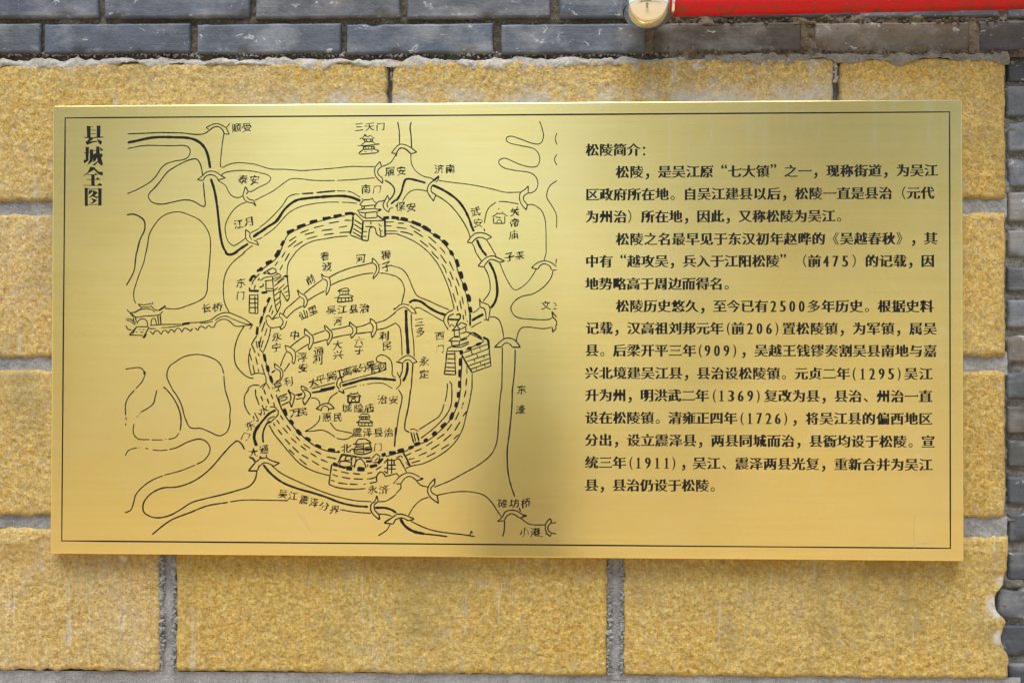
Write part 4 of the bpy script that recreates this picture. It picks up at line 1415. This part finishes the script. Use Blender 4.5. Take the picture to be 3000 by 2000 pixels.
NAMES = [  # tile, characters with tile coordinates, rotation
 ('A', '顺', 1305, 138, 0), ('A', '受', 1425, 135, 0), ('A', '泰', 1380, 730, 0), ('A', '安', 1510, 735, 0), ('A', '江', 1330, 1245, -.1), ('A', '月', 1450, 1210, -.1),
 ('B', '三', 1145, 130, 0), ('B', '天', 1265, 125, 0), ('B', '门', 1390, 125, 0), ('B', '履', 1500, 640, 0), ('C', '安', 60, 635, 0), ('B', '南', 1225, 842, 0), ('B', '门', 1350, 842, 0),
 ('C', '济', 495, 610, 0), ('C', '南', 622, 610, 0), ('C', '保', 50, 1045, 0), ('C', '安', 175, 1050, 0), ('C', '武', 915, 1100, -.15), ('C', '安', 945, 1230, 0), ('C', '关', 1365, 1100, 0), ('C', '帝', 1365, 1228, 0), ('C', '庙', 1350, 1365, 0),
 ('D', '东', 1352, 350, 0), ('D', '门', 1350, 495, 0), ('D', '长', 960, 640, 0), ('D', '桥', 1085, 625, 0),
 ('E', '看', 755, 40, 0), ('E', '波', 775, 160, 0), ('E', '河', 1160, 72, 0), ('E', '前', 590, 312, -.4), ('E', '狮', 1455, 30, 0), ('E', '子', 1460, 160, -.2), ('E', '仙', 505, 715, -.3), ('E', '里', 612, 665, -.3),
 ('E', '吴', 825, 660, 0), ('E', '江', 950, 652, 0), ('E', '县', 1083, 645, 0), ('E', '治', 1205, 640, 0), ('E', '河', 900, 790, 0), ('E', '永', 200, 965, 0), ('E', '宁', 195, 1090, 0), ('E', '中', 405, 948, .1), ('E', '六', 1143, 1020, 0), ('E', '子', 1145, 1120, 0),
 ('E', '大', 895, 1060, 0), ('E', '兴', 902, 1170, 0), ('E', '利', 1435, 960, 0), ('E', '民', 1465, 1070, 0), ('E', '通', 680, 1130, 0), ('E', '利', 675, 1230, 0), ('E', '淳', 490, 1200, 0), ('E', '安', 500, 1325, 0),
 ('E', '太', 620, 1495, -.2), ('E', '平', 705, 1455, -.2), ('E', '吴', 820, 1420, -.15), ('E', '江', 910, 1395, -.15), ('E', '震', 1000, 1370, -.15), ('E', '泽', 1090, 1345, -.15), ('E', '分', 1185, 1320, -.15), ('E', '界', 1278, 1295, -.15), ('E', '后', 1330, 1330, -.2), ('E', '河', 1410, 1310, -.1),
 ('E', '亨', 210, 1530, -.2), ('E', '利', 335, 1480, -.1), ('F', '子', 1305, 50, -.1), ('F', '来', 1420, 38, -.1), ('F', '文', 1722, 605, 0), ('F', '三', 268, 800, -.05), ('F', '多', 280, 908, 0), ('F', '西', 505, 955, 0), ('F', '门', 510, 1105, 0), ('F', '永', 325, 1250, 0), ('F', '定', 325, 1395, 0),
 ('I', '东', 1312, 3, 0), ('I', '濠', 1300, 215, 0), ('G', '小', 1395, 285, -.5), ('G', '东', 1325, 380, -.4), ('G', '门', 1280, 492, .4), ('H', '水', 45, 215, -.3), ('G', '大', 1362, 662, 0), ('H', '通', 45, 630, 0),
 ('H', '治', 1285, 105, 0), ('H', '安', 1400, 112, 0), ('H', '万', 370, 245, -.1), ('H', '民', 450, 235, -.05), ('H', '惠', 705, 290, 0), ('H', '民', 820, 290, 0), ('H', '城', 915, 197, 0), ('H', '隍', 1035, 200, 0), ('H', '庙', 1145, 198, 0),
 ('H', '震', 1018, 450, 0), ('H', '泽', 1128, 450, 0), ('H', '县', 1240, 450, 0), ('H', '治', 1350, 452, 0), ('H', '北', 905, 615, 0), ('H', '门', 1240, 600, 0), ('H', '永', 1180, 1045, 0), ('H', '济', 1295, 1048, 0),
 ('H', '吴', 245, 1090, .2), ('H', '江', 352, 1112, .2), ('H', '震', 465, 1155, .2), ('H', '泽', 570, 1182, .2), ('H', '分', 675, 1220, .2), ('H', '界', 785, 1255, .2),
 ('I', '碓', 1115, 1190, 0), ('I', '坊', 1235, 1190, 0), ('I', '桥', 1355, 1187, 0), ('I', '小', 1340, 1492, 0), ('I', '港', 1455, 1492, 0)]
NS = 24.0 / bw
SPLIT = {}
for t, ch, tx, ty, r in NAMES:
    ox, oy, sc = TILE[t]; ik = Ink()
    k = 1.16 if ch in '门' else 1.0
    k *= .86 if ch in '后' else 1
    put(ik, ch, ox + tx / sc, oy + ty / sc, NS / k * 1.03, NS / k * .98, .016, .006, rot=r, serif=False, jit=3.2)
    ik.build('map_character', plaque)
bpy.data.objects.remove(fo); bpy.data.curves.remove(fc)
# a few long scratches on the sheet
M_SCR = NT('scratch').done((.52, .42, .20), .5, None, Metallic=.6)
for pts, w_ in (([(2679, 1508), (2678, 1560), (2680, 1608)], 1.4), ([(890, 1515), (905, 1545), (915, 1566)], 1.0), ([(2668, 1596), (2700, 1592), (2735, 1588)], 1.2), ([(870, 1495), (900, 1550)], .7), ([(2085, 380), (2084, 400)], 1.2), ([(2290, 820), (2291, 834)], 1.6)):
    ik = Ink(); ik.ribbon(smooth_pts(pts, step=6), w_); ik.build('scratch', plaque, M_SCR)

# ---------------------------------------------------------------- red pole with steel ball
YP = YB - .012 - .046
pole = empty('banner_pole', tuple(W(1897, 11, YP)))
tag(pole, 'red horizontal pole with shiny steel ball end, on the bricks above the plaque', 'pole')
def lathe_x(name, prof, c, mat, parent, seg=48):
    """profile of (x, radius) turned about a horizontal axis through c"""
    V = []; F = []
    for x, r in prof:
        for k in range(seg):
            a = 2 * math.pi * k / seg; V.append((c.x + x, c.y + r * math.cos(a), c.z + r * math.sin(a)))
    for i in range(len(prof) - 1):
        for k in range(seg):
            k2 = (k + 1) % seg; F.append((i * seg + k, i * seg + k2, (i + 1) * seg + k2, (i + 1) * seg + k))
    me = mesh_np(name, V, F); return link(name, me, mat, parent)
c = W(1897, 11, YP); sc_px = (W(1997, 11, YP) - c).x / 100
R = 77.5 * sc_px
prof = [(-R * math.cos(a), max(1e-4, R * math.sin(a))) for a in np.linspace(0, math.pi, 40)]
lathe_x('ball_finial', prof, c, M_STEEL, pole)
rt = 38 * sc_px
ct = Vector((c.x, c.y, c.z)); L = .95
lathe_x('steel_collar', [(R * .80, .001), (R * .80, rt * .86), (R * 1.02, rt * .86)], ct, M_STEEL, pole)
# the tube runs very slightly uphill to the right
V = []; F = []; n = 120; seg = 40
for i in range(n + 1):
    x = R * .985 + L * i / n; dz = -.0002 + (x) * .0105
    wob = .0004 * math.sin(i * .7) + .0003 * math.sin(i * 1.9)
    for k in range(seg):
        a = 2 * math.pi * k / seg; r_ = rt + wob * .5 + .0003 * vnoise(np.array(i * .4), np.array(k * .5))
        V.append((ct.x + x, ct.y + r_ * math.cos(a), ct.z + dz + r_ * math.sin(a)))
for i in range(n):
    for k in range(seg): F.append((i * seg + k, i * seg + (k + 1) % seg, (i + 1) * seg + (k + 1) % seg, (i + 1) * seg + k))
V.append((ct.x + R * .985, ct.y, ct.z)); cc = len(V) - 1
T3 = [((k + 1) % seg, k, cc) for k in range(seg)]
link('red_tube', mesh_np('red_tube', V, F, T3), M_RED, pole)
bxx = ct.x + .80
box('wall_bracket', (bxx - .012, ct.y - .002, ct.z - .012 + .008), (bxx + .012, YB + .02, ct.z + .012 + .008), M_STEEL, pole, bev=.002)

# ---------------------------------------------------------------- what the metal mirrors: pavement, hedge and trees behind the camera
def mat_pave():
    t = NT('tan_pavement'); a = t.noise(3, 5, .6); b = t.noise(150, 3, .7)
    c = t.ramp(t.math('ADD', t.math('MULTIPLY', a, .5), t.math('MULTIPLY', b, .5)), [(.35, (.52, .375, .205)), (.65, (.63, .485, .29))])
    br = t.n('ShaderNodeTexBrick'); br.inputs['Scale'].default_value = 1.6; br.inputs['Mortar Size'].default_value = .008; t.l(t.tc.outputs['Object'], br.inputs['Vector'])
    c = t.mix(br.outputs['Fac'], c, (.13, .11, .09))
    return t.done(c, .8, t.bump(b, .001))
me = mesh_np('ground', [(-80, -120, 0), (80, -120, 0), (80, .06, 0), (-80, .06, 0)], [(0, 1, 2, 3)]); g = link('ground', me, mat_pave()); tag(g, kind='structure')
M_TAN = mat_simple('trouser_cloth', (.13, .12, .105), .9)
def leaves(name, n, fn, size, mat, parent, seed):
    rs = np.random.RandomState(seed); P0 = fn(rs, n); a = rs.randn(n, 3); a /= np.linalg.norm(a, axis=1)[:, None]; b = np.cross(a, rs.randn(n, 3)); b /= np.linalg.norm(b, axis=1)[:, None]
    s = size * (.6 + .8 * rs.rand(n, 1)); V = np.stack([P0 - a * s, P0 + b * s * .45, P0 + a * s, P0 - b * s * .45], 1).reshape(-1, 3)
    return link(name, mesh_np(name, V, np.arange(n * 4).reshape(-1, 4), smooth=False), mat, parent)
M_HEDGE = mat_leaf('hedge_leaf', (.12, .17, .03), (.30, .34, .08)); M_TREE = mat_leaf('tree_leaf', (.15, .18, .05), (.34, .36, .12))
M_BARK = mat_simple('bark', (.12, .09, .065), .9, bump=(40, .01))
def hedge(x0, x1, y0, y1, h, lab, sd):
    e = empty('hedge', ((x0 + x1) / 2, (y0 + y1) / 2, 0)); tag(e, lab, 'hedge')
    def fn(rs, n):
        p = rs.rand(n, 3); f = rs.randint(0, 3, n); q = np.stack([x0 + (x1 - x0) * p[:, 0], y0 + (y1 - y0) * p[:, 1], .1 + (h - .1) * p[:, 2]], 1)
        q[f == 0, 2] = h + rs.randn((f == 0).sum()) * .03; q[f == 1, 1] = y1 + rs.randn((f == 1).sum()) * .03
        return q
    leaves('foliage', 14000, fn, .06, M_HEDGE, e, sd)
    box('stem', (x0 + .1, y0 + .1, 0), (x1 - .1, y1 - .1, h - .12), M_BARK, e)
hedge(-8.5, 2.6, -12.6, -11.6, .8, 'low clipped green hedge across the pavement, mirrored in the steel ball', 71)
def tree(x, y, h, r, lab, sd):
    e = empty('tree', (x, y, 0)); tag(e, lab, 'tree', 'trees across the pavement mirrored in the metal')
    rs = np.random.RandomState(sd); V = []; F = []
    for i in range(7):
        z = h * .75 * i / 6
        for k in range(10):
            a = k * .628; rr = .16 * (1 - i / 9) + .03 * rs.rand(); V.append((x + rr * math.cos(a) + .05 * math.sin(z), y + rr * math.sin(a), z))
    for i in range(6):
        for k in range(10): F.append((i * 10 + k, i * 10 + (k + 1) % 10, i * 10 + 10 + (k + 1) % 10, i * 10 + 10 + k))
    link('trunk', mesh_np('trunk', V, F), M_BARK, e)
    cl = rs.randn(26, 3) * np.array([r * .66, r * .5, r * .42]) + np.array([x, y, h * .72])
    def fn(rs, n): return cl[rs.randint(0, 26, n)] + rs.randn(n, 3) * r * .2
    leaves('crown', 5200, fn, .13, M_TREE, e, sd)
TREES = [(-7.9, -13.8, 7.6, 2.3, 'round tree behind the left end of the low hedge'), (2.4, -14.0, 8.4, 2.6, 'round tree behind the right end of the low hedge'), (6.6, -14.5, 9.0, 2.9, 'middle one of the three trees to the right'), (11.6, -14.5, 9.4, 3.4, 'broad tree farthest right across the pavement'), (-13.2, -15.5, 9.2, 3.2, 'broad tree farthest left across the pavement')]
for i, (x, y, h, r, lab) in enumerate(TREES): tree(x, y, h, r, lab, 80 + i)

# the photographer, standing behind the camera: seen only as a soft dark shape in the metal
per = empty('person', (-.02, -2.02, 0)); tag(per, 'photographer in dark trousers and yellow green shirt standing before the wall, mirrored in the plaque', 'person')
def skin(name, V, E, R_, mat, parent, sub=1):
    me = bpy.data.meshes.new(name); me.from_pydata(V, E, []); o = link(name, me, mat)
    md = o.modifiers.new('s', 'SKIN'); o.modifiers.new('u', 'SUBSURF').levels = sub; o.modifiers['u'].render_levels = sub
    for v, r in zip(me.skin_vertices[0].data, R_): v.radius = r if isinstance(r, tuple) else (r, r)
    me.skin_vertices[0].data[0].use_root = True
    dg = bpy.context.evaluated_depsgraph_get(); dg.update(); m2 = bpy.data.meshes.new_from_object(o.evaluated_get(dg)); bpy.data.objects.remove(o)
    m2.materials.clear(); return link(name, m2, mat, parent)
px_, py_ = -.02, -2.02
Vb = [(0, 0, .95), (0, 0, 1.12), (0, 0, 1.36), (0, .01, 1.47), (0, .03, 1.60), (0, .02, 1.68),
      (-.19, 0, 1.40), (-.27, .06, 1.16), (-.10, .22, 1.38), (.19, 0, 1.40), (.27, .06, 1.16), (.10, .22, 1.38),
      (-.10, 0, .90), (-.13, .03, .50), (-.15, 0, .08), (-.16, .16, .04), (.10, 0, .90), (.13, .03, .50), (.15, 0, .08), (.16, .16, .04)]
Rb = [(.16, .11), (.14, .10), (.18, .11), .055, (.075, .09), .06, .065, .045, .03, .065, .045, .03, .095, .06, .045, .035, .095, .06, .045, .035]
Eb = [(0, 1), (1, 2), (2, 3), (3, 4), (4, 5), (2, 6), (6, 7), (7, 8), (2, 9), (9, 10), (10, 11), (0, 12), (12, 13), (13, 14), (14, 15), (0, 16), (16, 17), (17, 18), (18, 19)]
pb = skin('body', [(a * .82 + px_, b + py_, c_) for a, b, c_ in Vb], Eb, Rb, mat_simple('shirt_cloth', (.50, .50, .20), .9), per, 2)
pb.data.materials.append(M_TAN)
for f in pb.data.polygons: f.material_index = 1 if f.center.z < .98 else 0
print('tris', sum(len(o.data.polygons) for o in bpy.data.objects if o.type == 'MESH') * 2, 'objects', len(bpy.data.objects))
